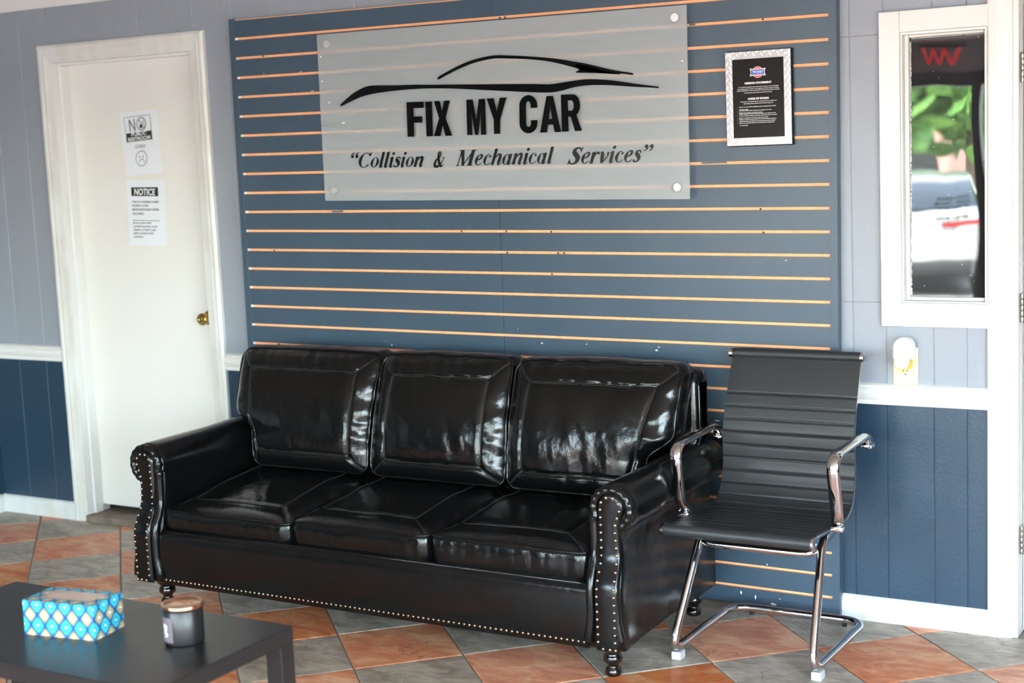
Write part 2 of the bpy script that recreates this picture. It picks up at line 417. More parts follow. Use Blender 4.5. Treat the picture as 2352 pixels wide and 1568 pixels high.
for i in range(-26, 14):
    for j in range(-28, 9):
        if (i + j) % 2 == 0: continue
        c = tp(i, j); poly = [tp(i - 1, j), tp(i, j - 1), tp(i + 1, j), tp(i, j + 1)]; m = M_TERRA if i % 2 else M_GREY; cut = False
        ymax = .03 if c.x < 3.0 else 1.55
        if c.x - TH < 3.04 < c.x + TH and c.y + TH > .03: ymax = .03 if c.x < 3.04 else 1.55
        for ax, val, less in ((1, ymax, True), (0, XL if c.y > -1.0 else -3.3, False), (0, 5.2, True), (1, -6.5, False)):
            n0 = [p.copy() for p in poly]; poly = clip(poly, ax, val, less)
            if len(poly) < 3: break
            if len(poly) != 4 or any((a - b).length > 1e-6 for a, b in zip(poly, n0)): cut = True
        if len(poly) < 3: continue
        ar = abs(sum(poly[k - 1].x * poly[k].y - poly[k].x * poly[k - 1].y for k in range(len(poly)))) / 2
        if ar < .0008: continue
        if not in_view(c):
            t = tile_prism(poly, Vector((0, 0))); rest[0 if i % 2 else 1].add(t.v, t.f); continue
        if cut: me = tile_prism(poly, c).mesh('tile'); me.materials.append(m)
        else:
            if m.name not in whole:
                whole[m.name] = tile_prism(poly, c).mesh('tile'); whole[m.name].materials.append(m)
            me = whole[m.name]
        o = put('tile', me, None, floor); o.location = (c.x, c.y, random.uniform(-.0006, .0006))
for k, m in ((0, M_TERRA), (1, M_GREY)):
    tag(rest[k].build('tile_field', m, floor), kind='stuff')

# --- back wall: backing and planks between grooves
wall = B()
for x0, x1, z0, z1 in ((-1.7, -1.03, 0, 2.5), (-1.03, -.2, 2.055, 2.5), (-.2, 2.70, 0, 2.5), (2.70, 2.965, 0, 1.06), (2.70, 2.965, 1.905, 2.5), (2.965, 3.045, 0, 2.5), (3.045, 3.95, 2.06, 2.5), (3.95, 5.3, 0, 2.5)):
    wall.box(x0, x1, YW + .0022, .16, z0, z1)
wall_back = wall.build('wall_back', M_WALL); tag(wall_back, 'panelled back wall, pale blue grey above and navy below', None, None, 'structure')
grooves = [XL, -1.40, -1.225, -1.063, -.86, -.66, -.512, -.304, -.206, -.033, .202, .42, .61, .82, 1.03, 1.24, 1.42, 1.63, 1.84, 2.04, 2.25, 2.40, 2.532, 2.641, 2.793, 2.897, 2.965, 3.045, 3.25, 3.45, 3.65, 3.95, 4.15, 4.4, 4.6, 4.8, 5.0, 5.2]
def plank(x0, x1, z0, z1):
    g = .0008
    B().bbox(x0 + g, x1 - g, YW, YW + .006, z0, z1, .0015, 1).build('plank', M_WALL, wall_back)
for a, b_ in zip(grooves[:-1], grooves[1:]):
    def seg(x0, x1, zz):
        if x1 - x0 > .012:
            for z0, z1 in zz: plank(x0, x1, z0, z1)
    for x0, x1, zz in ((XL, -1.03, [(0, 2.4)]), (-1.03, -.20, [(2.06, 2.4)]), (-.20, .0, [(0, 2.4)]), (.0, 2.47, [(2.08, 2.4)]), (2.47, 2.70, [(1.0602, 1.9048)]),
                       (2.47, 2.965, [(0, 1.06), (1.905, 2.4)]), (2.965, 3.045, [(0, 2.4)]), (3.045, 3.95, [(2.06, 2.4)]), (3.95, 5.2, [(0, 2.4)])):
        seg(max(a, x0), min(b_, x1), zz)
# --- other walls
tag(B().box(XL - .12, XL, -1.0, YW + .1, 0, 2.5).build('wall_left', M_WALL), 'short side wall in the corner by the white door', None, None, 'structure')
tag(B().box(-3.4, XL - .12, -1.12, -1.0, 0, 2.5).box(-3.42, -3.3, -6.5, -1.0, 0, 2.5).build('wall_far_left', M_WALL), 'painted side wall beyond the corner', None, None, 'structure')
ceiling = B().box(-3.5, 5.4, -6.6, .2, CEIL, CEIL + .1).build('ceiling', M_CEIL); tag(ceiling, 'flat white ceiling with recessed lights', None, None, 'structure')
# next room seen as a sliver through the doorway
nr = B().box(2.2, 5.3, 1.5, 1.6, 0, 2.5).box(2.15, 2.2, .16, 1.6, 0, 2.5).box(5.2, 5.3, .16, 1.6, 0, 2.5).box(2.15, 5.3, .16, 1.6, CEIL, CEIL + .1)
tag(nr.build('wall_next_room', M_CEIL), 'plain pale walls of the next room beyond the doorway', None, None, 'structure')
# room behind the restroom door
tag(B().box(-1.4, .2, .9, 1.0, 0, 2.4).box(-1.5, -1.4, .161, 1.0, 0, 2.4).box(.2, .3, .161, 1.0, 0, 2.4).box(-1.5, .3, .161, 1.0, 2.4, 2.5).box(-1.5, .3, .161, 1.0, -.2, -.06).build('wall_restroom', M_DARK), 'dark restroom wall behind the closed door', None, None, 'structure')

# --- mouldings
def run(profile, x0, x1, name, label, m=M_WHITE, side='back'):
    """profile: (out, z) from the wall face; extruded along X (back wall) or Y (left wall)"""
    b = B(); n = len(profile)
    for x in (x0, x1):
        for o, z in profile:
            b.v.append((x, YW - o, z) if side == 'back' else (XL + o, x, z))
    for k in range(n - 1): b.f.append((k, k + 1, k + 1 + n, k + n)); b.mi.append(0)
    b.f.append(tuple(range(n))); b.f.append(tuple(range(n, 2 * n))[::-1]); b.mi += [0, 0]
    b.f.append((n - 1, 0, n, 2 * n - 1)); b.mi.append(0)
    return tag(b.build(name, m, angle=35), label, None, None, 'structure')
BASE = [(0, 0), (.017, 0), (.017, .058), (.0145, .062), (.0145, .068), (.011, .074), (.006, .079), (0, .081)]
RAIL = [(0, .728), (.009, .728), (.0115, .733), (.011, .738), (.009, .742), (.013, .747), (.018, .756), (.019, .765), (.015, .772), (.0135, .776), (.016, .780), (.019, .786), (.017, .792), (.011, .796), (0, .798)]
CROWN = [(0, 2.283), (.010, 2.283), (.012, 2.292), (.018, 2.298), (.022, 2.312), (.034, 2.330), (.052, 2.344), (.060, 2.350), (.062, 2.360), (.070, 2.364), (.072, CEIL), (0, CEIL)]
run(BASE, XL, -1.10, 'baseboard_back', 'scuffed white baseboard between the corner and the door casing', M_WORN)
run(BASE, -.145, .0, 'baseboard_middle', 'white baseboard stub between the door casing and the slatwall')
run(BASE, 2.475, 2.968, 'baseboard_right', 'white baseboard under the navy panelling beside the chair', M_WORN)
run(BASE, -1.0, YW - .017, 'baseboard_left', 'white baseboard on the short side wall', M_WORN, 'left')
run(RAIL, XL, -1.105, 'trim_1', 'white chair rail between the corner and the door casing')
run(RAIL, -.147, .0, 'trim_2', 'white chair rail stub between the door casing and the slatwall')
run(RAIL, 2.475, 2.966, 'trim_3', 'white chair rail behind the chair, below the plug-in freshener')
run(RAIL, -1.0, YW - .019, 'trim_4', 'white chair rail on the short side wall', M_WHITE, 'left')
run(CROWN, XL, 5.2, 'trim_5', 'white crown moulding along the top of the back wall')
run(CROWN, -1.0, YW - .072, 'trim_6', 'white crown moulding on the short side wall', M_WHITE, 'left')

# --- door casing generator (stepped profile, mitred)
CAS = [(0, 0), (0, .014), (.006, .019), (.014, .0205), (.022, .0195), (.026, .0165), (.034, .0175), (.042, .0165), (.048, .0135), (.052, .0135), (.058, .0115), (.070, .0115), (.078, .0095), (.080, 0)]   # (from outer edge, proud)
def casing_frame(x0, x1, zt, wd, name, parent, m, sides='LTR', zb=0.):
    """outer edges x0..x1, top zt ; one mesh per leg"""
    k = wd / .08
    def leg(pa, pb, inw_a, inw_b, nm):
        b = B(); n = len(CAS)
        for base, inw in ((pa, inw_a), (pb, inw_b)):
            for w, o in CAS: b.v.append((base[0] + inw[0] * w * k, YW - o, base[1] + inw[1] * w * k))
        for q in range(n - 1): b.f.append((q, q + 1, q + 1 + n, q + n)); b.mi.append(0)
        b.f.append(tuple(range(n))); b.f.append(tuple(range(n, 2 * n))[::-1]); b.mi += [0, 0]
        return b.build(nm, m, parent, angle=30)
    if 'L' in sides: leg((x0, zb), (x0, zt), (1, 0), (1, -1), name)
    if 'R' in sides: leg((x1, zb), (x1, zt), (-1, 0), (-1, -1), name)
    if 'T' in sides: leg((x0, zt), (x1, zt), (1, -1), (-1, -1), name)

# --- restroom door
d1 = thing('door_1', (-.62, .1, 0), 'white slab restroom door with brass knob and moulded casing', None, None, 'structure')
casing_frame(-1.105, -.145, 2.122, .08, 'casing', d1, M_WORN)
j = B().box(-1.045, -1.025, .0345, .16, .02, 2.045).box(-.225, -.202, .0345, .16, .02, 2.045).box(-1.045, -.202, .0345, .16, 2.045, 2.07)
j.build('jamb', M_WHITE, d1)
st = B().bbox(-1.025, -1.013, .062, .113, .03, 2.033, .002, 1).bbox(-.237, -.225, .062, .113, .03, 2.033, .002, 1).bbox(-1.025, -.225, .062, .113, 2.033, 2.045, .002, 1)
st.build('door_stop', M_WHITE, d1)
YD = .1135
leaf = B().bbox(-1.022, -.228, YD, YD + .035, .062, 2.040, .002, 1).build('door_leaf', M_DOOR, d1)
B().box(-1.03, -.2, .015, .20, 0.0, .030).build('threshold', M_SILL, d1)
B().box(-1.03, -.2, .20, .23, 0.0, .05).build('gap_shade_strip', M_DARK, d1)  # near-black strip, its colour painted as the shade in the gap under the door
kc = Vector((-.292, YD, .934))
B().lathe([(.0, -.001), (.033, -.001), (.034, .003), (.030, .008), (.022, .010)], kc, 24, 'Y').build('rose', M_BRASS, d1, angle=40)
kn = B().lathe([(.011, .006), (.012, .022), (.016, .027), (.024, .036), (.0265, .046), (.0255, .056), (.021, .060), (.014, .0595), (.012, .0575), (.006, .0575), (.005, .0595), (.0, .0595)], kc, 28, 'Y').build('knob', M_BRASS, d1, angle=40)

# --- interior window on the right
w1 = thing('window_1', (2.83, .02, .98), 'narrow white framed window with dark mirror-like glass', None, None, 'structure')
fr = [(2.632, 2.697, .986, 1.971), (2.697, 2.967, 1.905, 1.971), (2.697, 2.967, .986, 1.062)]
for x0, x1, z0, z1 in fr: B().bbox(x0, x1, YW - .022, YW + .004, z0, z1, .003, 2).build('casing', M_WHITE, w1)
for x0, x1, z0, z1 in ((2.6975, 2.7020, 1.0665, 1.8975), (2.9550, 2.9640, 1.0665, 1.8975), (2.6975, 2.9640, 1.8976, 1.9045), (2.6975, 2.9640, 1.0622, 1.0664)):
    B().box(x0, x1, YW - .010, .10, z0, z1).build('reveal', M_WHITE, w1)
for x0, x1, z0, z1 in ((2.7022, 2.716, 1.0666, 1.8974), (2.948, 2.9548, 1.0666, 1.8974), (2.716, 2.948, 1.889, 1.8974), (2.716, 2.948, 1.0666, 1.078)):
    B().bbox(x0, x1, .048, .066, z0, z1, .003, 2).build('glazing_bead', M_WORN, w1)
PT = -.012       # the pane leans very slightly in its putty
pm = Matrix.Translation((2.83, .064, 1.48)) @ Matrix.Rotation(PT, 4, 'X') @ Matrix.Translation((-2.83, -.064, -1.48))
pane = B().box(2.700, 2.956, .062, .066, 1.060, 1.905, 0, pm).build('pane', M_MIRROR, w1)
# putty smears along the pane edge
rp = random.Random(3)
pb = B()
for k in range(240):
    z = rp.uniform(1.080, 1.885); w = rp.uniform(.0006, .0042) ** 1.0; h = rp.uniform(.003, .014)
    pb.box(2.7155, 2.7165 + w, .0605, .0625, z, z + h, 0, pm)
    x = rp.uniform(2.72, 2.945); pb.box(x, x + h, .0605, .0625, 1.889 - w * .8, 1.890, 0, pm)
pb.build('putty', M_WHITE, w1)

# --- doorway at the far right
d2 = thing('door_2', (3.5, .05, 0), 'white cased doorway with steel hinges and an opened white door', None, None, 'structure')
casing_frame(2.962, 4.03, 2.13, .075, 'casing', d2, M_WHITE)
B().box(3.037, 3.052, .0345, .165, .0, 2.05).box(3.94, 3.955, .0345, .165, .0, 2.05).box(3.037, 3.955, .0345, .165, 2.05, 2.066).build('jamb', M_WHITE, d2)
B().bbox(3.928, 3.94, .0345, .062, .0, 2.05, .002, 1).build('door_stop', M_WHITE, d2)
B().bbox(3.054, 3.089, .10, .86, .008, 2.04, .002, 1).build('door_leaf', M_DOOR, d2)
for z in (1.778, 1.047, .312):
    h = B().box(3.0522, 3.0542, .064, .0985, z - .044, z + .044)
    h.build('hinge_leaf', M_HINGE, d2)
    hb = B()
    for q in range(5): hb.lathe([(.0055, -.0085), (.006, -.0075), (.006, .0075), (.0055, .0085)], (3.0585, .060, z - .036 + q * .018), 12)
    hb.build('hinge_barrel', M_HINGE, d2, angle=40)

# ================================================================== SLATWALL
SA = -.00831; SZ = .09071; SP = .0762; SW = 2.462
SM = Matrix.Rotation(-SA, 4, 'Y')       # the panel hangs a touch out of level
slat_root = thing('slatwall', (1.22, .03, .01), 'large blue slatwall panel with bare orange fibreboard grooves behind the sofa', 'wall panel')
B().box(.012, SW, .010, YW - .001, .03, SZ + 27 * SP, 0, SM).build('backing_board', M_MDF, slat_root)
gh = .0049
SEAM = 1.222
for r in range(-1, 27):
    z0 = .03 if r < 0 else SZ + r * SP + gh; z1 = SZ + (r + 1) * SP - gh
    for x0, x1 in ((.016, SEAM - .0008), (SEAM + .0008, SW)):
        b = B().box(x0, x1, 0, .011, z0, z1, 0, SM); b.mi = [1, 1, 0, 1, 0, 0]
        b.build('slat', [M_SLAT, M_MDF], slat_root, recalc=False)
B().bbox(-.004, .022, -.0006, YW - .001, .03, SZ + 27 * SP + .002, .0004, 1, 0, SM).build('edge_trim', M_SLAT, slat_root)
B().bbox(SW - .002, SW + .024, -.0006, YW - .001, .03, SZ + 27 * SP + .002, .0004, 1, 0, SM).build('edge_trim', M_SLAT, slat_root)
for r in range(0, 27):
    z = SZ + r * SP
    B().box(.022, .031, .004, .0102, z - gh + .0006, z + gh - .0006, 0, SM).build('groove_end', M_CHIP, slat_root)
for u, v in ((604, 129), (1752, 44), (1747, 480), (1060, 531), (1163, 531), (1266, 532), (1754, 534), (630, 575), (1165, 580), (1282, 581), (1296, 581), (1268, 629), (640, 790), (1148, 41), (1160, 40), (672, 38)):
    p = PY(u, v, .009)
    B().lathe([(.0036, 0), (.0036, .0015), (.002, .002)], (p.x, .0095, p.z), 8, 'Y').build('screw_head', M_SCREW, slat_root)
for u, v, w, h in ((900, 792, .008, .006), (886, 784, .003, .003), (1245, 788, .010, .008), (1347, 790, .005, .005), (1508, 804, .012, .008), (1513, 797, .008, .005), (1648, 966, .030, .005), (1702, 1360, .009, .011),
                   (1735, 1371, .007, .018), (1776, 1387, .028, .008), (1791, 1375, .008, .003), (1762, 1296, .007, .008), (1805, 598, .005, .005), (606, 170, .010, .003), (690, 165, .020, .003), (718, 209, .022, .003), (870, 803, .003, .002), (1190, 755, .003, .004)):
    p = PY(u, v, -.0006); rr = random.Random(int(u)); pts = []
    for k in range(7):
        a = 2 * PI * k / 7; q = rr.uniform(.6, 1.1); pts.append((p.x + math.cos(a) * w * .5 * q, p.z + math.sin(a) * h * .5 * q))
    B().prism(pts, lambda a, b, d: Vector((a, -.0006 + d, b)), .0008).build('paint_chip', M_CHIP, slat_root)
for u, v, w in ((775, 485, .055), (1640, 373, .09), (985, 805, .10), (1590, 56, .022)):     # dark rubbed paint inside grooves
    p = PY(u, v, .009); B().box(p.x - w / 2, p.x + w / 2, .0085, .0101, p.z - .003, p.z + .002).build('groove_smear', M_SLAT, slat_root)

# ================================================================== ACRYLIC SIGN
YS = -.034
qs = [PY(u, v, YS) for u, v in ((747, 461), (1584, 457), (1576, 11), (727, 80))]
sc_ = (qs[0] + qs[1] + qs[2] + qs[3]) / 4
sign = thing('acrylic_sign', (sc_.x, YS + .02, qs[0].z), 'large frosted acrylic sign reading FIX MY CAR on steel standoffs', 'sign')
b = B(); b.add([q for q in qs] + [q + Vector((0, .006, 0)) for q in qs], [(0, 1, 2, 3), (7, 6, 5, 4), (0, 4, 5, 1), (1, 5, 6, 2), (2, 6, 7, 3), (3, 7, 4, 0)])
b.build('acrylic_panel', M_ACR, sign)
for u, v in ((748, 101), (1549, 40), (1555, 430), (766, 437)):
    p = PY(u, v, YS - .008)
    so = B().lathe([(.0, .0002), (.0125, .0002), (.0125, .0335)], (p.x, 0, p.z), 20, 'Y')
    so.lathe([(.0, 0), (.0145, 0), (.0145, .007), (.0135, .0085), (.004, .0085)], (p.x, YS - .0002, p.z), 24, 'Y')
    so.build('standoff', M_ALU, sign, angle=40)
K4 = 960 / 2352
def SP4(x, y, d=0.): return PY(680 + x * K4, y * K4, YS - d)
def traced(pts, name, m, thick, parent, smooth_n=6):
    P = crom([Vector((x, y, 0)) for x, y in pts], smooth_n, True)
    b = B(); b.prism([(p.x, p.y) for p in P], lambda a, c, d: SP4(a, c, .0004 + d), thick); return b.build(name, m, parent)
# car outline strokes: centre line with half-width
def swoosh(pts, name, thick):
    C = crom([Vector((x, y, w)) for x, y, w in pts], 8)
    L, R_ = [], []
    for i, p in enumerate(C):
        t = (C[min(i + 1, len(C) - 1)] - C[max(i - 1, 0)]); t = Vector((t.x, t.y)).normalized(); n = Vector((-t.y, t.x))
        L.append((p.x + n.x * p.z, p.y + n.y * p.z)); R_.append((p.x - n.x * p.z, p.y - n.y * p.z))
    b = B(); b.prism(L + R_[::-1], lambda a, c, d: SP4(a, c, .0004 + d), thick)
    return b.build(name, M_BLACKTXT, sign)
swoosh([(798, 441, 4), (803, 439, 7), (850, 412, 8), (930, 372, 9), (1010, 342, 9), (1110, 321, 8.5), (1200, 321, 8.5), (1300, 325, 8), (1400, 333, 9), (1480, 345, 12), (1560, 362, 16), (1620, 376, 20), (1680, 388, 18), (1750, 399, 12), (1830, 408, 6), (1890, 416, 5), (1896, 417, 3)], 'roof_line', .006)
b = B(); P = [(p.x, p.y) for p in crom([Vector((x, y, 0)) for x, y in ((1575, 362), (1640, 372), (1740, 398), (1815, 412), (1812, 418), (1700, 411), (1585, 409), (1577, 402), (1590, 396), (1592, 384), (1580, 374))], 5, True)]
b.prism(P, lambda a, c, d: SP4(a, c, .0005 + d), .0059); b.build('rear_window_line', M_BLACKTXT, sign)
swoosh([(249, 593, 2), (256, 590, 6), (300, 560, 14), (350, 530, 20), (410, 508, 24), (480, 500, 20), (560, 495, 15), (660, 489, 12), (780, 487, 10), (900, 487, 12), (1050, 490, 16), (1200, 493, 20), (1330, 496, 23), (1430, 497, 23), (1490, 488, 22), (1560, 473, 18), (1640, 463, 17), (1720, 463, 15), (1800, 468, 13), (1900, 479, 9), (1990, 487, 5), (2035, 491, 4), (2040, 491, 2)], 'body_line', .006)

# --- block letters FIX MY CAR, each mapped into its own quad (TL, TR, BR, BL in crop pixels)
def Fl(): return [[(0, 0), (.40, 0), (.40, .40), (.90, .40), (.90, .58), (.40, .58), (.40, .82), (1, .82), (1, 1), (0, 1)]]
def Il(): return [[(0, 0), (1, 0), (1, 1), (0, 1)]]
def Xl(): return [[(0, 0), (.36, 0), (.50, .30), (.64, 0), (1, 0), (.68, .51), (.97, 1), (.62, 1), (.49, .71), (.36, 1), (.02, 1), (.31, .51)]]
def Ml(): return [[(0, 0), (.27, 0), (.26, .62), (.42, 0), (.58, 0), (.75, .62), (.73, 0), (1, 0), (1, 1), (.66, 1), (.50, .42), (.34, 1), (0, 1)]]
def Yl(): return [[(.34, 0), (.68, 0), (.68, .40), (1, 1), (.66, 1), (.51, .62), (.36, 1), (0, 1), (.34, .40)]]
def arc(cx, cy, rx, ry, a0, a1, n=14): return [(cx + rx * math.cos(math.radians(a0 + (a1 - a0) * k / n)), cy + ry * math.sin(math.radians(a0 + (a1 - a0) * k / n))) for k in range(n + 1)]
def Cl():
    o = [(1, .34)] + [(1, .30)] + arc(.5, .27, .5, .27, 0, -180) + arc(.5, .73, .5, .27, 180, 0) + [(1, .66), (.63, .66)] + arc(.5, .74, .13, .10, 0, 180, 8) + arc(.5, .26, .13, .10, 180, 360, 8) + [(.63, .34)]
    return [o]
def Al(): return [[(0, 0), (.33, 0), (.39, .21), (.63, .21), (.69, 0), (1, 0), (.66, 1), (.34, 1)], 'H', [(.43, .37), (.59, .37), (.51, .72)]]
def Rl():
    o = [(0, 0), (.34, 0), (.34, .40), (.46, .40), (.66, 0), (1, 0), (.76, .44)] + arc(.62, .71, .34, .29, -60, 90) + [(0, 1)]
    return [o, 'H', [(.34, .56), (.50, .56)] + arc(.52, .70, .12, .14, -90, 90, 8) + [(.34, .84)]]
def ring_prism(b, outer, inner, fn, thick):
    """outline with one hole"""
    bm = bmesh.new(); vo = [bm.verts.new((x, y, 0)) for x, y in outer]; vi = [bm.verts.new((x, y, 0)) for x, y in inner]
    es = [bm.edges.new((vo[k - 1], vo[k])) for k in range(len(vo))] + [bm.edges.new((vi[k - 1], vi[k])) for k in range(len(vi))]
    bmesh.ops.triangle_fill(bm, use_beauty=True, use_dissolve=False, edges=es)
    bm.verts.index_update(); fs = [[v.index for v in f.verts] for f in bm.faces]; n = len(bm.verts); P = [(v.co.x, v.co.y) for v in bm.verts]; bm.free()
    vs = [fn(x, y, 0) for x, y in P] + [fn(x, y, thick) for x, y in P]; F = [tuple(f) for f in fs] + [tuple(i + n for i in f)[::-1] for f in fs]
    no = len(outer)
    for k in range(no): F.append(((k - 1) % no, k, k + n, (k - 1) % no + n))
    for k in range(len(inner)): F.append((no + (k - 1) % len(inner), no + k, no + k + n, no + (k - 1) % len(inner) + n))
    b.add(vs, F)
def letter(fn_shape, quad, name):
    tl, tr, br, bl = [Vector(q) for q in quad]
    def m(x, y, d):
        p = (bl * (1 - x) + br * x) * (1 - y) + (tl * (1 - x) + tr * x) * y
        return SP4(p.x, p.y, .0004 + d)
    s = fn_shape(); b = B()
    if len(s) == 3: ring_prism(b, s[0], s[2], m, .009)
    else: b.prism(s[0], m, .009)
    return b.build(name, M_BLACKTXT, sign)
for f, qd in ((Fl, ((620, 575), (718, 572), (722, 767), (628, 770))), (Il, ((727, 573), (764, 571), (770, 766), (734, 768))), (Xl, ((773, 570), (868, 565), (878, 763), (776, 766))),
              (Ml, ((958, 561), (1063, 556), (1070, 757), (963, 760))), (Yl, ((1072, 555), (1184, 548), (1180, 752), (1080, 754))), (Cl, ((1256, 537), (1356, 533), (1360, 748), (1258, 751))),
              (Al, ((1370, 542), (1484, 538), (1492, 742), (1373, 746))), (Rl, ((1490, 533), (1600, 530), (1608, 735), (1496, 741)))):
    letter(f, qd, 'block_letter')

# --- tag line in bold italic serif, drawn stroke by stroke (units: x-height 46, cap 67)
def stk(pts, n=7):
    """pts (x,y,halfwidth) -> outline polygon of a swelling pen stroke"""
    C = crom([Vector(p) for p in pts], n) if len(pts) > 2 else [Vector(p) for p in pts]
    L, R_ = [], []
    for i, p in enumerate(C):
        t = C[min(i + 1, len(C) - 1)] - C[max(i - 1, 0)]; t = Vector((t.x, t.y))
        if t.length < 1e-6: continue
        p = Vector((p.x, p.y, p.z * 1.06 + .3)); t.normalize(); L.append((p.x - t.y * p.z, p.y + t.x * p.z)); R_.append((p.x + t.y * p.z, p.y - t.x * p.z))
    return L + R_[::-1]
def dot(x, y, r): return [(x + r * math.cos(2 * PI * k / 14), y + r * math.sin(2 * PI * k / 14)) for k in range(14)]
def bowl(cx, cy, rx, ry, thick, thin, a0=0, a1=360, n=30):
    out, inn = [], []
    for k in range(n + 1):
        a = math.radians(a0 + (a1 - a0) * k / n); w = thin * 1.2 + (thick * 1.08 - thin) * abs(math.cos(a)) ** 1.4
        out.append((cx + (rx + w / 2) * math.cos(a), cy + (ry + thin / 2) * math.sin(a)))
        inn.append((cx + (rx - w / 2) * math.cos(a), cy + (ry - thin / 2) * math.sin(a)))
    return out + inn[::-1]
GL = {
 'o': (42, [bowl(20, 23, 13.5, 21.5, 11, 3.5)]),
 'C': (62, [bowl(33, 33, 24, 32, 14, 3.5, 38, 322), stk([(51, 50, 1.2), (53, 58, 4), (53.5, 68, 1.2)])]),
 'l': (24, [stk([(10, 67, 6), (10, 8, 6.2)]), stk([(2, 64, 1), (8, 67.2, 1.5), (14, 68, 1.2)]), stk([(10, 10, 6), (11, 2.5, 4.6), (16, 1.5, 2), (22, 7, 1)])]),
 'i': (24, [stk([(10, 44, 6), (10, 8, 6)]), stk([(1, 39, 1), (6, 44, 1.6), (14, 46, 1.2)]), stk([(10, 10, 6), (11, 2.5, 4.4), (16, 1.5, 2), (22, 7, 1)]), dot(12, 61, 6.8)]),
 's': (33, [stk([(27, 36, 1.2), (24, 42, 2.4), (17, 44.5, 2.2), (10, 40, 4.2), (11, 32, 6.2), (19, 24, 7), (24, 15, 6.4), (22, 6, 4.2), (14, 1.5, 2.2), (6, 4, 2.6), (3, 11, 1.2)]), dot(25.5, 38, 3.2), dot(5.5, 8, 3.4)]),
 'n': (47, [stk([(10, 44, 6), (8, 0, 6)]), stk([(1, 39, 1), (6, 44, 1.6), (15, 46, 1.2)]), stk([(12, 24, 1.6), (18, 36, 2.4), (26, 43.5, 4), (34, 41, 5.4), (35, 30, 6), (33, 10, 5.8), (34.5, 2.5, 4.2), (39, 2, 1.8), (45, 8, 1)])]),
 '&': (72, [stk([(66, 38, 1.4), (58, 22, 3), (45, 7, 4.4), (30, .5, 5), (13, 3, 6), (8, 14, 7), (14, 27, 6), (27, 36, 4), (38, 46, 4.4), (39, 58, 4), (31, 65, 2.6), (24, 58, 5), (26, 44, 6.5), (36, 22, 7), (48, 6, 6.4), (59, 2, 3.6), (68, 9, 1.4)]), stk([(54, 39, 1.6), (74, 39.6, 1.6)])]),
 'M': (86, [stk([(8, 1.5, 1.4), (24, 1.5, 1.4)]), stk([(15, 0, 1.8), (19, 66, 2)]), stk([(8, 65.5, 1.5), (28, 65.5, 1.6)]), stk([(22, 67, 6.5), (40, 0, 5.2)]), stk([(38, 2, 2), (72, 66, 2.6)]), stk([(70, 67, 7), (68, 0, 7)]), stk([(56, 1.5, 1.4), (82, 1.5, 1.4)]), stk([(66, 65.5, 1.5), (84, 65.5, 1.5)])]),
 'e': (38, [bowl(19, 23, 12, 21.5, 11, 3.5, 95, 300), stk([(18, 44.6, 2), (25, 44, 3.4), (28, 38, 4.6), (25, 29, 3.4), (10, 21.5, 1.6)]), stk([(24, 3.5, 2), (30, 6, 1.4), (34, 12, 1)])]),
 'c': (37, [bowl(19, 23, 12.5, 21.5, 11, 3.5, 70, 300), dot(27, 36.5, 5.2), stk([(24, 3.5, 2), (30, 6, 1.4), (34, 12, 1)])]),
 'h': (47, [stk([(10, 67, 6), (8, 0, 6)]), stk([(2, 64, 1), (8, 67.2, 1.5), (14, 68, 1.2)]), stk([(12, 24, 1.6), (18, 36, 2.4), (26, 43.5, 4), (34, 41, 5.4), (35, 30, 6), (33, 10, 5.8), (34.5, 2.5, 4.2), (39, 2, 1.8), (45, 8, 1)])]),
 'a': (46, [bowl(18, 22, 11.5, 21, 11, 3.2, 20, 345), stk([(33, 45, 5.4), (31, 10, 5.8), (32.5, 2.5, 4.2), (37, 2, 1.8), (43, 8, 1)])]),
 'S': (52, [stk([(45, 48, 1.2), (43, 58, 2.6), (35, 64.5, 2.6), (24, 63, 4.6), (17, 55, 7), (20, 45, 8), (31, 34, 8.4), (38, 22, 8.4), (35, 9, 6.6), (24, 2, 3), (12, 4, 2.6), (6, 16, 1.4)]), stk([(44, 47, 1), (46, 58, 2.6), (49, 68, 1)]), stk([(3, -1, 1), (5, 9, 2.8), (6, 21, 1)])]),
 'r': (34, [stk([(10, 44, 6), (8, 0, 6)]), stk([(1, 39, 1), (6, 44, 1.6), (15, 46, 1.2)]), stk([(12, 22, 1.6), (17, 35, 2.2), (24, 43, 3.4), (29, 41, 4)]), dot(30, 39.5, 4.8)]),
 'v': (42, [stk([(3, 40, 1), (7, 44, 2.6), (11, 38, 6), (14, 20, 6.6), (16, 1, 4)]), stk([(15, 1, 3), (25, 12, 2.2), (34, 28, 2.4), (34, 38, 4), (32, 43, 3.4)])]),
 '<': (46, [dot(13, 49, 7), stk([(7, 48, 1.5), (9, 60, 3), (20, 68, 1)]), dot(34, 49, 7), stk([(28, 48, 1.5), (30, 60, 3), (41, 68, 1)])]),
 '>': (46, [dot(10, 60, 7), stk([(16, 61, 1.5), (15, 50, 3), (5, 41, 1)]), dot(31, 60, 7), stk([(37, 61, 1.5), (36, 50, 3), (26, 41, 1)])]),
}
def word(txt, xl, xr, yl, yr, hl, hr):
    """crop-pixel baseline from (xl,yl) to (xr,yr); cap height hl->hr"""
    tot = sum(GL[c][0] for c in txt); pen = 0
    for c in txt:
        adv, polys = GL[c]; b = B()
        for pl in polys:
            def m(a, e, d):
                t = (pen + a + e * .27) / (tot + 8)
                return SP4(xl + (xr - xl) * t, yl + (yr - yl) * t - (hl + (hr - hl) * t) * e / 67, .0004 + d)
            b.prism(pl, m, .0006)
        b.build('script_letter', M_VINYL, sign); pen += adv
word('<Collision', 288, 722, 945, 938, 86, 84)
word('&', 770, 836, 938, 937, 86, 86)
word('Mechanical', 888, 1448, 934, 919, 88, 92)
word('Services>', 1524, 2010, 925, 908, 93, 98)
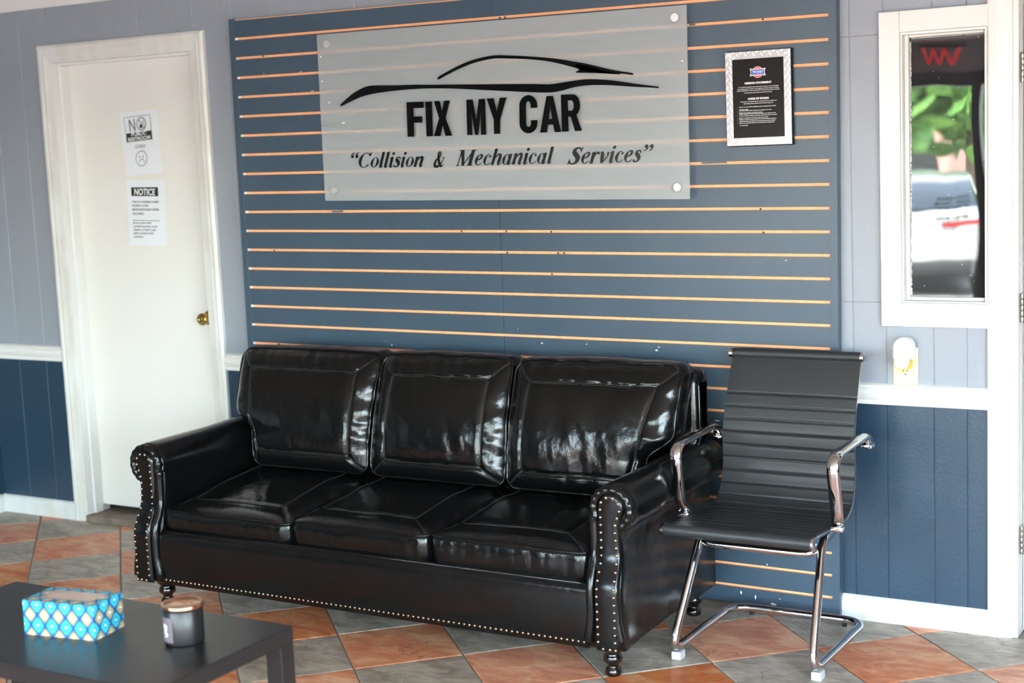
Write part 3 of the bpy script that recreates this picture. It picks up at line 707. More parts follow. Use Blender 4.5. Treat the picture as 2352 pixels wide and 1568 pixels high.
for x, y, a in ((187, 577, 30), (266, 691, 0), (147, 458, 20), (139, 320, 10), (2173, 342, 10)):
    p = SP4(x, y, .0006); ca, sa = math.cos(math.radians(a)), math.sin(math.radians(a)); w, h = (.006, .0022) if y > 500 else (.003, .0018)
    B().prism([(-w, -h), (w, -h), (w, h), (-w, h)], lambda q, r, d: Vector((p.x + q * ca - r * sa, p.y - d, p.z + q * sa + r * ca)), .0008).build('adhesive_dot', M_CHIP, sign)

# ================================================================== PLAQUE
YP = -.018
pl = thing('mission_plaque', (2.244, 0, 1.575), 'black plaque with diamond-plate border and white mission statement print', 'plaque')
PX0, PX1, PZ0, PZ1 = 2.132, 2.356, 1.576, 1.879
B().bbox(PX0 - .002, PX1 + .003, YP, -.0002, PZ0 - .003, PZ1 + .002, .003, 2).build('board', M_PLAQ, pl)
IX0, IX1, IZ0, IZ1 = 2.156, 2.332, 1.601, 1.855
fb = B()
for x0, x1, z0, z1 in ((PX0, IX0, PZ0, PZ1), (IX1, PX1, PZ0, PZ1), (IX0, IX1, IZ1, PZ1), (IX0, IX1, PZ0, IZ0)): fb.box(x0, x1, YP - .001, YP + .001, z0, z1)
border = fb.build('plate_border', M_PLATE, pl)
tb = B()
def lozenge(x, z, a):
    ca, sa = math.cos(a), math.sin(a)
    pts = [(-.0085, 0), (-.003, .0021), (.004, .0024), (.0085, 0), (.004, -.0024), (-.003, -.0021)]
    P2 = [(x + p * ca - q_ * sa, z + p * sa + q_ * ca) for p, q_ in pts]
    P2 = [(min(max(p, PX0 + .0004), PX1 - .0004), min(max(q_, PZ0 + .0004), PZ1 - .0004)) for p, q_ in P2]
    P2 = [(p, q_) for p, q_ in P2]
    if any(IX0 < p < IX1 and IZ0 < q_ < IZ1 for p, q_ in P2): return
    tb.prism(P2, lambda a_, b_, d: Vector((a_, YP - .0009 - d, b_)), .0007)
nx = 8
for k in range(nx): 
    x = PX0 + .014 + (PX1 - PX0 - .028) * k / (nx - 1)
    for zc_ in (PZ1 - .0105, PZ0 + .0105):
        lozenge(x, zc_, math.radians(-52)); lozenge(x + .012, zc_ + .0075, math.radians(35)); lozenge(x + .016, zc_ - .0085, math.radians(38))
for k in range(11):
    z = PZ0 + .024 + (PZ1 - PZ0 - .048) * k / 10
    for xc in (PX0 + .012, PX1 - .012):
        lozenge(xc + .004, z, math.radians(-55 if xc < 2.24 else 52)); lozenge(xc - .0065, z + .0115, math.radians(58)); lozenge(xc + .0075, z + .013, math.radians(-62))
tag(tb.build('tread_pattern', M_TREAD, border), kind='stuff')
def ptext(txt, xc, z, size, m=M_WINK, align='CENTER', bold=.0, name='print', xs=1., parent=pl, y=None, shear=0., width=None, ang=0.):
    vs, fs = text_mesh(txt, size, align, bold, shear, xs)
    if width:
        x0 = min(v[0] for v in vs); x1 = max(v[0] for v in vs); k = width / (x1 - x0); vs = [(v[0] * k, v[1], v[2]) for v in vs]
    yy = YP - .0006 if y is None else y; ca, sa = math.cos(ang), math.sin(ang)
    b = B(); b.add([(xc + v[0] * ca - v[1] * sa, yy, z + v[1] * ca + v[0] * sa) for v in vs], fs)
    return b.build(name, m, parent, recalc=False)
XC = (IX0 + IX1) / 2
def pp(cx, cy): p = PY(1660 + cx * 180 / 1129, 100 + cy * 180 / 1129, YP); return p.x, p.z       # plaque crop pixel
def flat(pts, m, name, parent, y, fx=None):
    b = B(); b.prism(pts, lambda a, c, d: Vector((a, y - d, c)), .0002); return b.build(name, m, parent)
lx, lz = pp(505, 410)
flat([(lx + .0185 * math.cos(2 * PI * k / 32), lz + .0182 * math.sin(2 * PI * k / 32)) for k in range(32)], M_WINK, 'emblem', pl, YP - .0004)
flat([(lx + .0170 * math.cos(2 * PI * k / 32), lz + .0167 * math.sin(2 * PI * k / 32)) for k in range(32)], M_REDINK, 'emblem', pl, YP - .0007)
flat([(lx + .0125 * math.cos(2 * PI * k / 32), lz + .0122 * math.sin(2 * PI * k / 32)) for k in range(32)], M_WINK, 'emblem', pl, YP - .0010)
def ribbon(w, h, n): return [(lx - w, lz - h), (lx - w + n, lz), (lx - w, lz + h), (lx - w * .3, lz + h * .86), (lx + w * .3, lz + h * .86), (lx + w, lz + h), (lx + w - n, lz), (lx + w, lz - h), (lx + w * .3, lz - h * .86), (lx - w * .3, lz - h * .86)]
flat(ribbon(.0275, .0122, .004), M_WINK, 'emblem', pl, YP - .0013)
flat(ribbon(.0255, .0104, .004), M_REDINK, 'emblem', pl, YP - .0016)
flat(ribbon(.0250, .0088, .003), M_WINK, 'emblem', pl, YP - .0019)
flat([(lx - .0235, lz - .0072), (lx + .0235, lz - .0072), (lx + .0215, lz), (lx + .0235, lz + .0072), (lx - .0235, lz + .0072), (lx - .0215, lz)], M_BLUEINK, 'emblem', pl, YP - .0022)
ptext('TECHNET', lx, lz - .0018, .0085, M_WINK, 'CENTER', .0002, 'emblem_print', shear=.3, width=.0385, y=YP - .0026)
ptext('PROFESSIONAL', lx + .006, lz - .0048, .0024, M_WINK, 'CENTER', 0, 'emblem_print', width=.021, y=YP - .0026)
def pline(txt, x0, x1, cy, size, bold=.0001, m=M_WINK):
    a, z = pp(x0, cy); c, _ = pp(x1, cy); ptext(txt, (a + c) / 2, z - size * .33, size, m, 'CENTER', bold, 'print', width=c - a)
pline('MISSION STATEMENT', 317, 703, 575, .0082, .0005)
for t, x0, x1, y in (('As a TechNet Professional Automotive Service center, we are committed', 225, 802, 635), ('to providing superior service to our customers and their vehicles. We stand', 213, 810, 662), ('behind everything we do with a Nationwide Warranty, supported by a network', 205, 820, 687), ('of independent repair shops across North America.', 308, 715, 712)):
    pline(t, x0, x1, y, .0042)
pline('CODE OF ETHICS', 362, 665, 798, .0082, .0005)
for t, x0, x1, y in (('We operate our business based on sound business principles and', 256, 778, 842), ('uphold high ethical standards and therefore agree to:', 302, 728, 868)): pline(t, x0, x1, y, .0042)
for t, x0, x1, y in (('Ensure our entire staff is qualified, properly equipped and provided', 238, 768, 918), ('ongoing training.', 238, 370, 953), ('Act with professionalism, honesty and integrity at all times.', 238, 708, 970), ("Respect our customer's time and property.", 238, 575, 1000),
                     ('Clearly explain all recommended maintenance and repair services.', 240, 770, 1018), ('Provide a detailed estimate and obtain authorization prior to service.', 240, 786, 1044), ('Deliver an itemized invoice for all parts and services.', 240, 660, 1074), ('Display or provide a copy of parts and service warranty information.', 240, 778, 1097),
                     ('Uphold the highest standards of the automotive repair profession.', 242, 765, 1123), ('Strive to be a positive influence in the automotive industry and', 243, 743, 1148), ('our community.', 245, 366, 1181)): pline(t, x0, x1, y, .0042)
for y in (931, 981, 1007, 1031, 1056, 1082, 1108, 1132, 1158):
    a, z = pp(218, y); flat([(a + .0006 * math.cos(k), z + .0006 * math.sin(k)) for k in (0, 1.05, 2.1, 3.14, 4.2, 5.25)], M_WINK, 'print', pl, YP - .0004)

# ================================================================== PAPER NOTICES ON THE DOOR
KD = 160 / 697
def dp(cx, cy): p = PY(260 + cx * KD, 240 + cy * KD, YD - .001); return p
def sheet(name, quad, label):
    q = [dp(*c) for c in quad]; t = thing(name, q[3], label, 'paper sign', 'paper notices taped to the restroom door')
    q = [Vector((p.x, YD - .0004, p.z)) for p in q]
    bb = B(); n = 8; rr = random.Random(len(label))
    def f(s, u):
        p = (q[0] * (1 - s) + q[1] * s) * (1 - u) + (q[3] * (1 - s) + q[2] * s) * u
        e = max(abs(s - .5), abs(u - .5)) * 2
        p = p.copy(); p.y -= .0006 + .0012 * noise.noise(Vector((s * 3, u * 3, len(label)))) ** 2 + (.004 * max(0, e - .8) if s < .2 and u > .8 else 0); return p
    bb.grid(f, n, n); bb.build('sheet', M_PAPER, t); return t
s1 = sheet('restroom_notice', ((60, 85), (435, 45), (495, 680), (135, 720)), 'paper sign with NO PUBLIC RESTROOM and a green sad face')
s2 = sheet('lobby_notice', ((128, 750), (515, 757), (540, 1408), (170, 1410)), 'paper NOTICE sheet about the shared lobby in two languages')
YI = YD - .0035
def dpoly(pts, m, name, parent, y=YI):
    P2 = [dp(*c) for c in pts]; b = B(); b.prism([(p.x, p.z) for p in P2], lambda a, c, d: Vector((a, y - d, c)), .0002); return b.build(name, m, parent)
def dstroke(pts, w, m, name, parent, y=YI - .0003, closed=False):
    P2 = [Vector((dp(*c).x, dp(*c).z)) for c in pts]; L, R_ = [], []
    if closed: P2.append(P2[0])
    b = B()
    for a, c in zip(P2[:-1], P2[1:]):
        t = (c - a).normalized(); n = Vector((-t.y, t.x)) * w / 2; a2 = a - t * w * .3; c2 = c + t * w * .3
        b.add([(p.x, y, p.y) for p in (a2 - n, c2 - n, c2 + n, a2 + n)], [(0, 1, 2, 3)])
    return b.build(name, m, parent, recalc=False)
def dtext(txt, x0, x1, y0, y1, h, m, parent, bold=.0, y=YI - .0005, xs=None, shear=0.):
    """line from crop (x0,y0) to (x1,y1) along the baseline, cap height h (crop px)"""
    a, c = dp(x0, y0), dp(x1, y1); up_ = dp(x0, y0 - h); size = (up_ - a).length / .70
    ptext(txt, a.x, a.z, size, m, 'LEFT', bold * size, 'print', parent=parent, y=y, width=(c - a).length, ang=math.atan2(c.z - a.z, c.x - a.x), shear=shear)
dstroke([(110, 133), (370, 100), (395, 345), (142, 378)], .0022, M_GREYINK, 'print', s1, closed=True)
dpoly([(136, 291), (384, 258), (395, 345), (142, 378)], M_INK, 'print', s1)
dtext('PUBLIC', 186, 336, 317, 299, 33, M_WINK, s1, .022)
dtext('RESTROOM', 155, 376, 370, 341, 35, M_WINK, s1, .022)
dstroke([(176, 268), (163, 155), (224, 260), (211, 148)], .0062, M_GREYINK, 'print', s1)
dstroke([(285 + 44 * math.cos(2 * PI * k / 28), 192 + 62 * math.sin(2 * PI * k / 28)) for k in range(28)], .0040, M_GREYINK, 'print', s1, closed=True)
dstroke([(256, 150), (314, 236)], .0040, M_GREYINK, 'print', s1)
dpoly([(268, 205), (290, 196), (296, 232), (272, 236)], M_INK, 'print', s1)
dstroke([(302, 156), (304, 185), (295, 196), (280, 208)], .0026, M_INK, 'print', s1)
dtext('SORRY', 224, 328, 438, 432, 34, M_GREYINK, s1, .0)
dstroke([(288 + 55 * math.cos(2 * PI * k / 36), 538 + 74 * math.sin(2 * PI * k / 36)) for k in range(36)], .0024, M_GREEN, 'print', s1, closed=True)
for x, y in ((268, 522), (303, 518)): dpoly([(x + 6 * math.cos(k * .7), y + 8 * math.sin(k * .7)) for k in range(9)], M_GREEN, 'print', s1)
dstroke([(264 + 56 * k / 10, 574 - 28 * math.sin(PI * k / 10) - 5 * k / 10) for k in range(11)], .0024, M_GREEN, 'print', s1)
dpoly([(183, 828), (450, 827), (455, 917), (188, 914)], M_INK, 'print', s2)
dtext('NOTICE', 212, 425, 902, 906, 62, M_WINK, s2, .03, shear=.12)
for t, x0, x1, y in (('THIS IS A SHARED LOBBY', 192, 465, 982), ('PLEASE CLOSE', 194, 356, 1020), ('RESTROOM DOOR WHEN', 196, 461, 1060), ('OCCUPIED', 198, 309, 1101)): dtext(t, x0, x1, y, y + 1, 20, M_INK, s2, .0)
dstroke([(200, 1156), (465, 1164)], .0016, M_GREEN, 'print', s2)
for t, x0, x1, y in (('ESTA ES UNA AREA', 202, 387, 1192), ('COMPARTIDA POR FAVOR', 205, 447, 1228), ('CIERRE LA PUERTA DEL', 207, 433, 1262), ('BAÑO CUANDO ESTÉ', 210, 408, 1296), ('OCUPADO', 212, 306, 1330)): dtext(t, x0, x1, y, y + 2, 18, M_INK, s2, .0)

# ================================================================== OUTLET AND PLUG-IN FRESHENER
yo = YW - .001
ol = thing('outlet_plate', (2.705, YW, .797), 'ivory wall outlet plate just above the chair rail', 'outlet')
B().bbox(2.664, 2.744, yo - .005, yo + .001, .797, .918, .003, 2).build('plate', M_CREAM, ol)
for zc_ in (.837, .878):
    P2 = [(2.704 + .0172 * math.cos(2 * PI * k / 24), zc_ + max(-.0125, min(.0125, .0172 * math.sin(2 * PI * k / 24)))) for k in range(24)]
    b = B(); b.prism(P2, lambda a, c, d: Vector((a, yo - .005 - d, c)), .0012); b.build('socket', M_CREAM, ol)
    hb = B()
    for x, h in ((2.6975, .0042), (2.7105, .0034)): hb.box(x - .0011, x + .0011, yo - .0066, yo - .006, zc_ + .001, zc_ + .001 + h * 2)
    hb.lathe([(.0025, 0), (.0025, .0006)], (2.704, yo - .006, zc_ - .0065), 10, 'Y'); hb.build('slots', M_HOLE, ol)
fr_ = thing('plug_in_freshener', (2.703, .0, .85), 'white plug-in air freshener with yellow oil, pushed into the wall outlet', 'air freshener')
def dome(x0, x1, z0, z1, n=16):
    r = (x1 - x0) / 2; cx = (x0 + x1) / 2
    return [(x0, z0), (x1, z0), (x1, z1 - r)] + [(cx + r * math.cos(a), z1 - r + r * math.sin(a)) for a in [PI * k / n for k in range(1, n)]] + [(x0, z1 - r)]
def loft(layers, fn):
    b = B(); n = len(layers[0][0])
    for pts, d in layers: b.v += [tuple(fn(a, c, d)) for a, c in pts]
    for l in range(len(layers) - 1):
        for k in range(n): b.f.append((l * n + k, l * n + (k + 1) % n, (l + 1) * n + (k + 1) % n, (l + 1) * n + k)); b.mi.append(0)
    b.f.append(tuple(range(n))); b.f.append(tuple((len(layers) - 1) * n + k for k in range(n))[::-1]); b.mi += [0, 0]
    return b
yb = .026
loft([(dome(2.676, 2.738, .886, .954), 0), (dome(2.675, 2.739, .886, .955), .03), (dome(2.677, 2.737, .887, .953), .044), (dome(2.681, 2.733, .889, .949), .049)], lambda a, c, d: Vector((a, yb - d, c))).build('housing', M_WPLAS, fr_, angle=40)
tongue = [(2.684, .93), (2.684, .880)] + [(2.706 + .022 * math.cos(a), .874 + .020 * math.sin(a)) for a in [PI + PI * k / 12 for k in range(13)]] + [(2.728, .93)]
loft([(tongue, .034), (tongue, .050), ([(2.706 + (x - 2.706) * .9, .9 + (z - .9) * .9) for x, z in tongue], .053)], lambda a, c, d: Vector((a, yb - d, c))).build('front_shield', M_WPLAS, fr_, angle=40)
bott = [(2.681, .888), (2.682, .868)] + [(2.707 + .025 * math.cos(a), .866 + .021 * math.sin(a)) for a in [PI + PI * k / 12 for k in range(13)]] + [(2.732, .868), (2.733, .888)]
loft([(bott, .010), (bott, .038)], lambda a, c, d: Vector((a, yb - d, c))).build('oil_bottle', M_OIL, fr_)
B().box(2.69, 2.722, .012, .028, .866, .90).build('plug', M_WPLAS, fr_)

# ================================================================== SOFA
SXC = 1.12
sofa = thing('leather_sofa', (SXC, -.45, 0), 'black glossy leather three seat sofa with rolled arms and brass nailheads', 'sofa')
def mx(x, s): return x if s > 0 else 2 * SXC - x      # mirror about the sofa's middle (s=+1 : arm beside the chair)
XI = 1.983            # inner face of the arm beside the chair
def dfw(z): return .043 * smooth01((.40 - z) / .12)
ARM = []
def arm_profile():
    P = [(0, .10), (0, .20), (0, .35), (0, .46), (-.001, .50)]
    for a in range(200, -61, -20):
        r = .0755; P.append((.0755 + r * math.cos(math.radians(a)) * 1.0, .5265 + r * math.sin(math.radians(a))))
    P += [(.101, .453), (.098, .446), (.101, .42), (.109, .36), (.116, .28), (.119, .20), (.118, .10)]
    return P
AP = arm_profile()
AC = (.062, .33)
def inset(P, d):
    n = len(P); out = []
    for k in range(n):
        a, p, c = Vector(P[k - 1]), Vector(P[k]), Vector(P[(k + 1) % n])
        t = (c - a).normalized(); out.append((p.x + t.y * d, p.y - t.x * d))
    return out
def panel_outline():
    """nailed front panel of the arm, densely sampled: straight bottom, waist, round top"""
    P = [(.036, .104)]
    for k in range(1, 22): P.append((.036, .104 + .424 * k / 21))
    for a in range(174, -31, -12): P.append((.0765 + .0405 * math.cos(math.radians(a)), .534 + .041 * math.sin(math.radians(a))))
    key = [(.1012, .486), (.0995, .46), (.1015, .42), (.106, .36), (.110, .28), (.110, .20), (.1095, .104)]
    for (x0, z0), (x1, z1) in zip(key[:-1], key[1:]):
        n = max(2, int((z0 - z1) / .02))
        for k in range(n): P.append((x0 + (x1 - x0) * k / n, z0 + (z1 - z0) * k / n))
    P.append(key[-1])
    for k in range(1, 5): P.append((.1095 + (.036 - .1095) * k / 5, .104))
    return P
nail_me = B().lathe([(.0048, -.002), (.0050, .0006), (.0043, .0024), (.0028, .0037), (.0012, .0042)], (0, 0, 0), 10, 'Y').mesh('nailhead'); nail_me.materials.append(M_NAIL)
for p in nail_me.polygons: p.use_smooth = True
def nail(x, y, z, parent):
    o = put('nailhead', nail_me, None, parent); o.location = (x, y, z)
for s in (1, -1):
    b = B(); n = len(AP)
    secs = [(.020, 0.), (.009, .004), (.002, .011), (0, .022), (0, .05), (0, .10), (0, .18)] + [(0, .22 + .03 * q) for q in range(9)] + [(0, .55), (0, .70), (.012, .712)]
    for ins, dy in secs:
        P = inset(AP, ins) if ins else AP
        for (u, z), (u0, z0) in zip(P, AP):
            k = 1 - smooth01((dy - .03) / .10); nb = smooth01((dy - .02) / .12); dent = math.exp(-((dy - .335) / .065) ** 2)
            if u0 > .0755: u = u - ((u0 - .0755) * .56 * dent if z0 > .4535 else .016 * nb + .006 * dent)
            b.v.append((mx(XI + u, s), -.800 - dfw(z) * k + dy, z + .010 * smooth01((dy - .2) / .5) * (1 if z > .4 else 0)))
    for l in range(len(secs) - 1):
        for k in range(n): b.f.append((l * n + k, l * n + (k + 1) % n, (l + 1) * n + (k + 1) % n, (l + 1) * n + k)); b.mi.append(0)
    b.f.append(tuple(range(n))); b.f.append(tuple((len(secs) - 1) * n + k for k in range(n))[::-1]); b.mi += [0, 0]
    arm = b.build('arm', M_LEA2, sofa, angle=50)
    # puffed front facing with gathered roll, then the nailed panel
    O = crom([Vector((u, z, 0)) for u, z in inset(AP, .016)], 5, True)
    O = [p for p in O if not (p.y < .1145)]
    path = []; rad = []
    for i, p in enumerate(O):
        gather = .0010 * math.sin(i * 1.1) if p.y > .47 else .0005 * math.sin(i * .9)
        path.append(Vector((mx(XI + p.x, s), -.8015 - dfw(p.y), p.y))); rad.append(.0145 + gather)
    # order so the strip starts and ends at the bottom
    st_ = min(range(len(O)), key=lambda k: O[k].y + (0 if O[k].x < .06 else 9)); path = path[st_:] + path[:st_]; rad = rad[st_:] + rad[:st_]
    B().tube(path, rad, 10).build('front_welt', M_LEA2, arm, smooth=True)
    C0 = [Vector((u, z, 0)) for u, z in panel_outline()]
    lay = []
    for g, dep in ((.003, .004), (.0, .011), (-.004, .0145), (-.010, .0160)):
        lay.append(([(u, z) for u, z in inset([(p.x, p.y) for p in C0], -g)], dep))
    nn = len(C0); b = B()
    for pts, dep in lay:
        for (u, z), q0 in zip(pts, C0):
            b.v.append((mx(XI + u, s), -.8015 - dfw(z) - dep, z))
    for l in range(len(lay) - 1):
        for k in range(nn): b.f.append((l * nn + k, l * nn + (k + 1) % nn, (l + 1) * nn + (k + 1) % nn, (l + 1) * nn + k)); b.mi.append(0)
    # centre fill row by row : left and right rails of the last ring
    last = lay[-1][0]; base = (len(lay) - 1) * nn
    b.f.append(tuple(base + k for k in range(nn))); b.mi.append(0)
    me = b.mesh('arm_front_panel', False); bm = bmesh.new(); bm.from_mesh(me)
    bm.normal_update(); big = [f for f in bm.faces if len(f.verts) > 8]; bmesh.ops.triangulate(bm, faces=big); bmesh.ops.recalc_face_normals(bm, faces=bm.faces[:]); bm.to_mesh(me); bm.free()
    fp = put('arm_front_panel', me, M_LEA2, arm, smooth=True)
    me.set_sharp_from_angle(angle=math.radians(50))
    # nails round the panel edge
    E_ = inset([(p.x, p.y) for p in C0], .0085); tot = 0; acc = 0; prev = None; step = .0232
    Lp = [Vector(e) for e in E_]; Lp.append(Lp[0])
    for a, c in zip(Lp[:-1], Lp[1:]):
        L_ = (c - a).length; d = -acc
        while d + step <= L_:
            d += step; p = a + (c - a) * (d / L_); nail(mx(XI + p.x, s), -.8015 - dfw(p.y) - .0150, p.y, fp)
        acc = L_ - d
# apron
ap = B()
def apf(s_, t_):
    x = .256 + (1.984 - .256) * s_; z = .098 + .198 * t_
    bul = .010 * (1 - abs(2 * t_ - 1) ** 3) ; top = smooth01((t_ - .93) / .07)
    return Vector((x, -.834 - bul + .02 * top ** 2 + .001 * noise.noise(Vector((x * 6, z * 9, 2))), z))
ap.grid(apf, 120, 24); ap.box(.256, 1.984, -.826, -.78, .098, .294)
apron = ap.build('front_apron', M_LEA2, sofa, angle=50)
for k in range(88):
    x = .272 + (1.968 - .272) * k / 87; nail(x, apf((x - .256) / 1.728, .085).y + .0015, .1165, apron)
B().tube([(.262, -.818, .292), (1.12, -.818, .294), (1.978, -.818, .292)], .007, 8).build('apron_piping', M_LEA2, apron, smooth=True)
B().bbox(.262, 1.978, -.80, -.12, .102, .285, .01, 2).build('seat_base', M_LEA2, sofa, angle=40)
# back frame
def backf():
    b = B(); prof = [(-.150, .12), (-.158, .60), (-.160, .80), (-.150, .828), (-.125, .842), (-.085, .842), (-.060, .830), (-.050, .80), (-.050, .12)]
    xs = [(.185, .035), (.178, .012), (.185, 0)]
    sect = [(.177, .044), (.178, .03), (.182, .014), (.190, .004), (.205, 0), (1.12, 0), (2.035, 0), (2.050, .004), (2.058, .014), (2.062, .03), (2.063, .044)]
    n = len(prof)
    for x, ins in sect:
        for y, z in prof:
            b.v.append((x, y + (ins if y < -.1 else -ins), z - (ins if z > .7 else 0)))
    for l in range(len(sect) - 1):
        for k in range(n): b.f.append((l * n + k, l * n + (k + 1) % n, (l + 1) * n + (k + 1) % n, (l + 1) * n + k)); b.mi.append(0)
    b.f.append(tuple(range(n))); b.f.append(tuple((len(sect) - 1) * n + k for k in range(n))[::-1]); b.mi += [0, 0]
    return b
bf = backf().build('back_frame', M_LEA2, sofa, angle=50)
for s in (1, -1):
    B().tube([(mx(2.060, s), -.148, .50), (mx(2.064, s), -.148, .62), (mx(2.062, s), -.146, .79), (mx(2.056, s), -.14, .815)], .0045, 8).build('back_piping', M_LEA2, bf, smooth=True)
# legs
LEG = [(.0, .0), (.020, .0), (.0245, .004), (.026, .012), (.0235, .022), (.018, .028), (.0165, .033), (.021, .039), (.029, .047), (.031, .056), (.028, .066), (.023, .071), (.026, .075), (.034, .082), (.0365, .090), (.034, .098), (.030, .104), (.0, .104)]
leg_me = B().lathe(LEG, (0, 0, 0), 28).mesh('leg'); leg_me.materials.append(M_LACQ)
for p in leg_me.polygons: p.use_smooth = True
for x, y in ((.210, -.772), (2.030, -.772), (.210, -.146), (2.022, -.146)):
    o = put('leg', leg_me, None, sofa); o.location = (x, y, 0)

# cushions
def wr(x, z, fx, fz, seed): return noise.noise(Vector((x * fx, z * fz, seed)))
def ridge(v): return 1 - abs(v) * 2
def back_cushion(xl, xr, seed, SL, SR):
    """xl, xr: functions of z giving the two edges"""
    zt, zb = .872, .442; nu, nv = 96, 72; dx, dz = .076, .068
    def ye(z): t = (z - zb) / (zt - zb); return -.352 + .117 * t - .02 * math.sin(PI * t)
    def top(s): return .004 * math.sin(s * PI) + .004 * wr(s * 4, 0, 1.6, 1, seed + 3)
    def P(s, t):
        z = zb + (zt + top(s) - zb) * t; a, c = xl(z), xr(z); x = a + (c - a) * s
        # softened corners
        e1 = min(x - a, c - x); e2 = min(z - zb, zt + top(s) - z); e = min(e1, e2)
        blg = .056 * (1 - math.exp(-max(e1, 0) / .045)) * (1 - math.exp(-max(e2, 0) / .045))
        y = ye(z) - blg
        # seams: inset rectangle and mitres
        near_l = (x - a) < (c - x); bw = max(.02, (SL(z) - a) if near_l else (c - SR(z))); f1 = e1 / bw
        ds = max(bw - e1, dz - e2); d_rect = abs(ds)
        y += .0060 * math.exp(-(d_rect / .0055) ** 2)
        if f1 < 1.03 and e2 < dz + .002:
            dm = abs(f1 - e2 / dz) * .05; y += .005 * math.exp(-(dm / .005) ** 2) * smooth01(e / .01)
        puff = .006 * math.sin(PI * max(0, min(1, min(f1, e2 / dz)))) if ds > 0 else 0
        y -= puff
        if ds > -.004:      # gathered border
            w = smooth01((ds + .004) / .02)
            if f1 < e2 / dz:
                right_ = (c - x) < (x - a); amp = .0072 if right_ else .0040
                y -= amp * w * wr(x, z + .35 * (x - a) * (1 if right_ else -1), 6, 22, seed) + .0012 * w * wr(x, z - .5 * x, 10, 48, seed + 9)
            else:
                y -= .0050 * w * wr(x + .4 * (z - zb), z, 30, 9, seed + 5) * (1 if z > .65 else .5)
        else:
            y -= .0085 * wr(x, z, 6, 4, seed + 1) + .0022 * wr(x + z * .3, z, 24, 10, seed + 2) + .0007 * wr(x, z + x * .3, 60, 30, seed + 6)
        # rounded outline corners
        k = max(0, 1 - e1 / .03) * max(0, 1 - e2 / .03)
        z2 = z - .012 * k * (1 if z > .65 else -1); x2 = x + .012 * k * (1 if x - a < c - x else -1)
        return Vector((x2, y, z2))
    b = B(); b.grid(P, nu, nv)
    # boundary loop -> back
    loop = [(i, 0) for i in range(nu)] + [(nu, j) for j in range(nv)] + [(i, nv) for i in range(nu, 0, -1)] + [(0, j) for j in range(nv, 0, -1)]
    idx = [j * (nu + 1) + i for i, j in loop]; n = len(idx); ring = idx
    cx = sum(b.v[i][0] for i in idx) / n; cz = (zb + zt) / 2
    for dy, gr in ((.012, .004), (.05, .006), (.09, .002), (.105, -.012)):
        k0 = len(b.v)
        for i in idx:
            x, y, z = b.v[i]; vx = x - cx; vz = z - cz; L_ = math.hypot(vx, vz)
            yy = min(y + dy, -.152); b.v.append((x + vx / L_ * gr, yy, z + vz / L_ * gr))
        new = list(range(k0, k0 + n))
        for q in range(n): b.f.append((ring[q], new[q], new[(q + 1) % n], ring[(q + 1) % n])); b.mi.append(0)
        ring = new
    b.f.append(tuple(ring)); b.mi.append(0)
    c = b.build('back_cushion', M_LEA, sofa, smooth=True)
    ed = [Vector(b.v[i]) + Vector((0, -.001, 0)) for i in idx[::2]]
    B().tube(ed, .0046, 8, closed=True).build('piping', M_LEA2, c, smooth=True)
    def on(x, z, off=-.0008):
        # locate the surface point by its s,t
        a, c2 = xl(z), xr(z); p = P((x - a) / (c2 - a), (z - zb) / (zt - zb)); return p + Vector((0, off, 0))
    sb = B()
    for o_ in (-.0026, .0026):
        q = []
        for s0, s1 in (((0, 0), (1, 0)), ((1, 0), (1, 1)), ((1, 1), (0, 1)), ((0, 1), (0, 0))):
            for k in range(30):
                t = k / 30; fs_ = s0[0] + (s1[0] - s0[0]) * t; ft = s0[1] + (s1[1] - s0[1]) * t
                z = (zb + dz + o_) + (zt - zb - 2 * dz - 2 * o_) * ft; x = (SL(z) + o_) + (SR(z) - SL(z) - 2 * o_) * fs_
                q.append(on(x, z))
        sb.tube(q, .0008, 4, closed=True)
        for sx, sz in ((0, 0), (1, 0), (1, 1), (0, 1)):
            q = []
            for k in range(9):
                t = .10 + .90 * k / 8; z = zb + dz * t if sz == 0 else zt - dz * t; x = (xl(z) + (SL(z) - xl(z)) * t + o_ * 1.2) if sx == 0 else (xr(z) - (xr(z) - SR(z)) * t + o_ * 1.2); q.append(on(x, z))
            sb.tube(q, .0008, 4)
    sb.build('stitching', M_SEAM, c)
    return c
def L_edge(z):   # outer edge of the end cushion, stepping in over the arm
    return .190 + .008 * smooth01((.85 - z) / .2) + .088 * smooth01((.655 - z) / .085) + .012 * smooth01((.56 - z) / .1)
LS = lambda z: .266 + .068 * (.80 - z) / .29
back_cushion(L_edge, lambda z: .838 + .006 * math.sin(z * 9), 11, LS, lambda z: .764)
back_cushion(lambda z: .852 + .004 * math.sin(z * 8 + 1), lambda z: 1.407 + .010 * (.87 - z) / .43, 23, lambda z: .930, lambda z: 1.334)
back_cushion(lambda z: 1.423 + .005 * (.87 - z), lambda z: 2.240 - L_edge(z), 37, lambda z: 1.500, lambda z: 2.240 - LS(z))

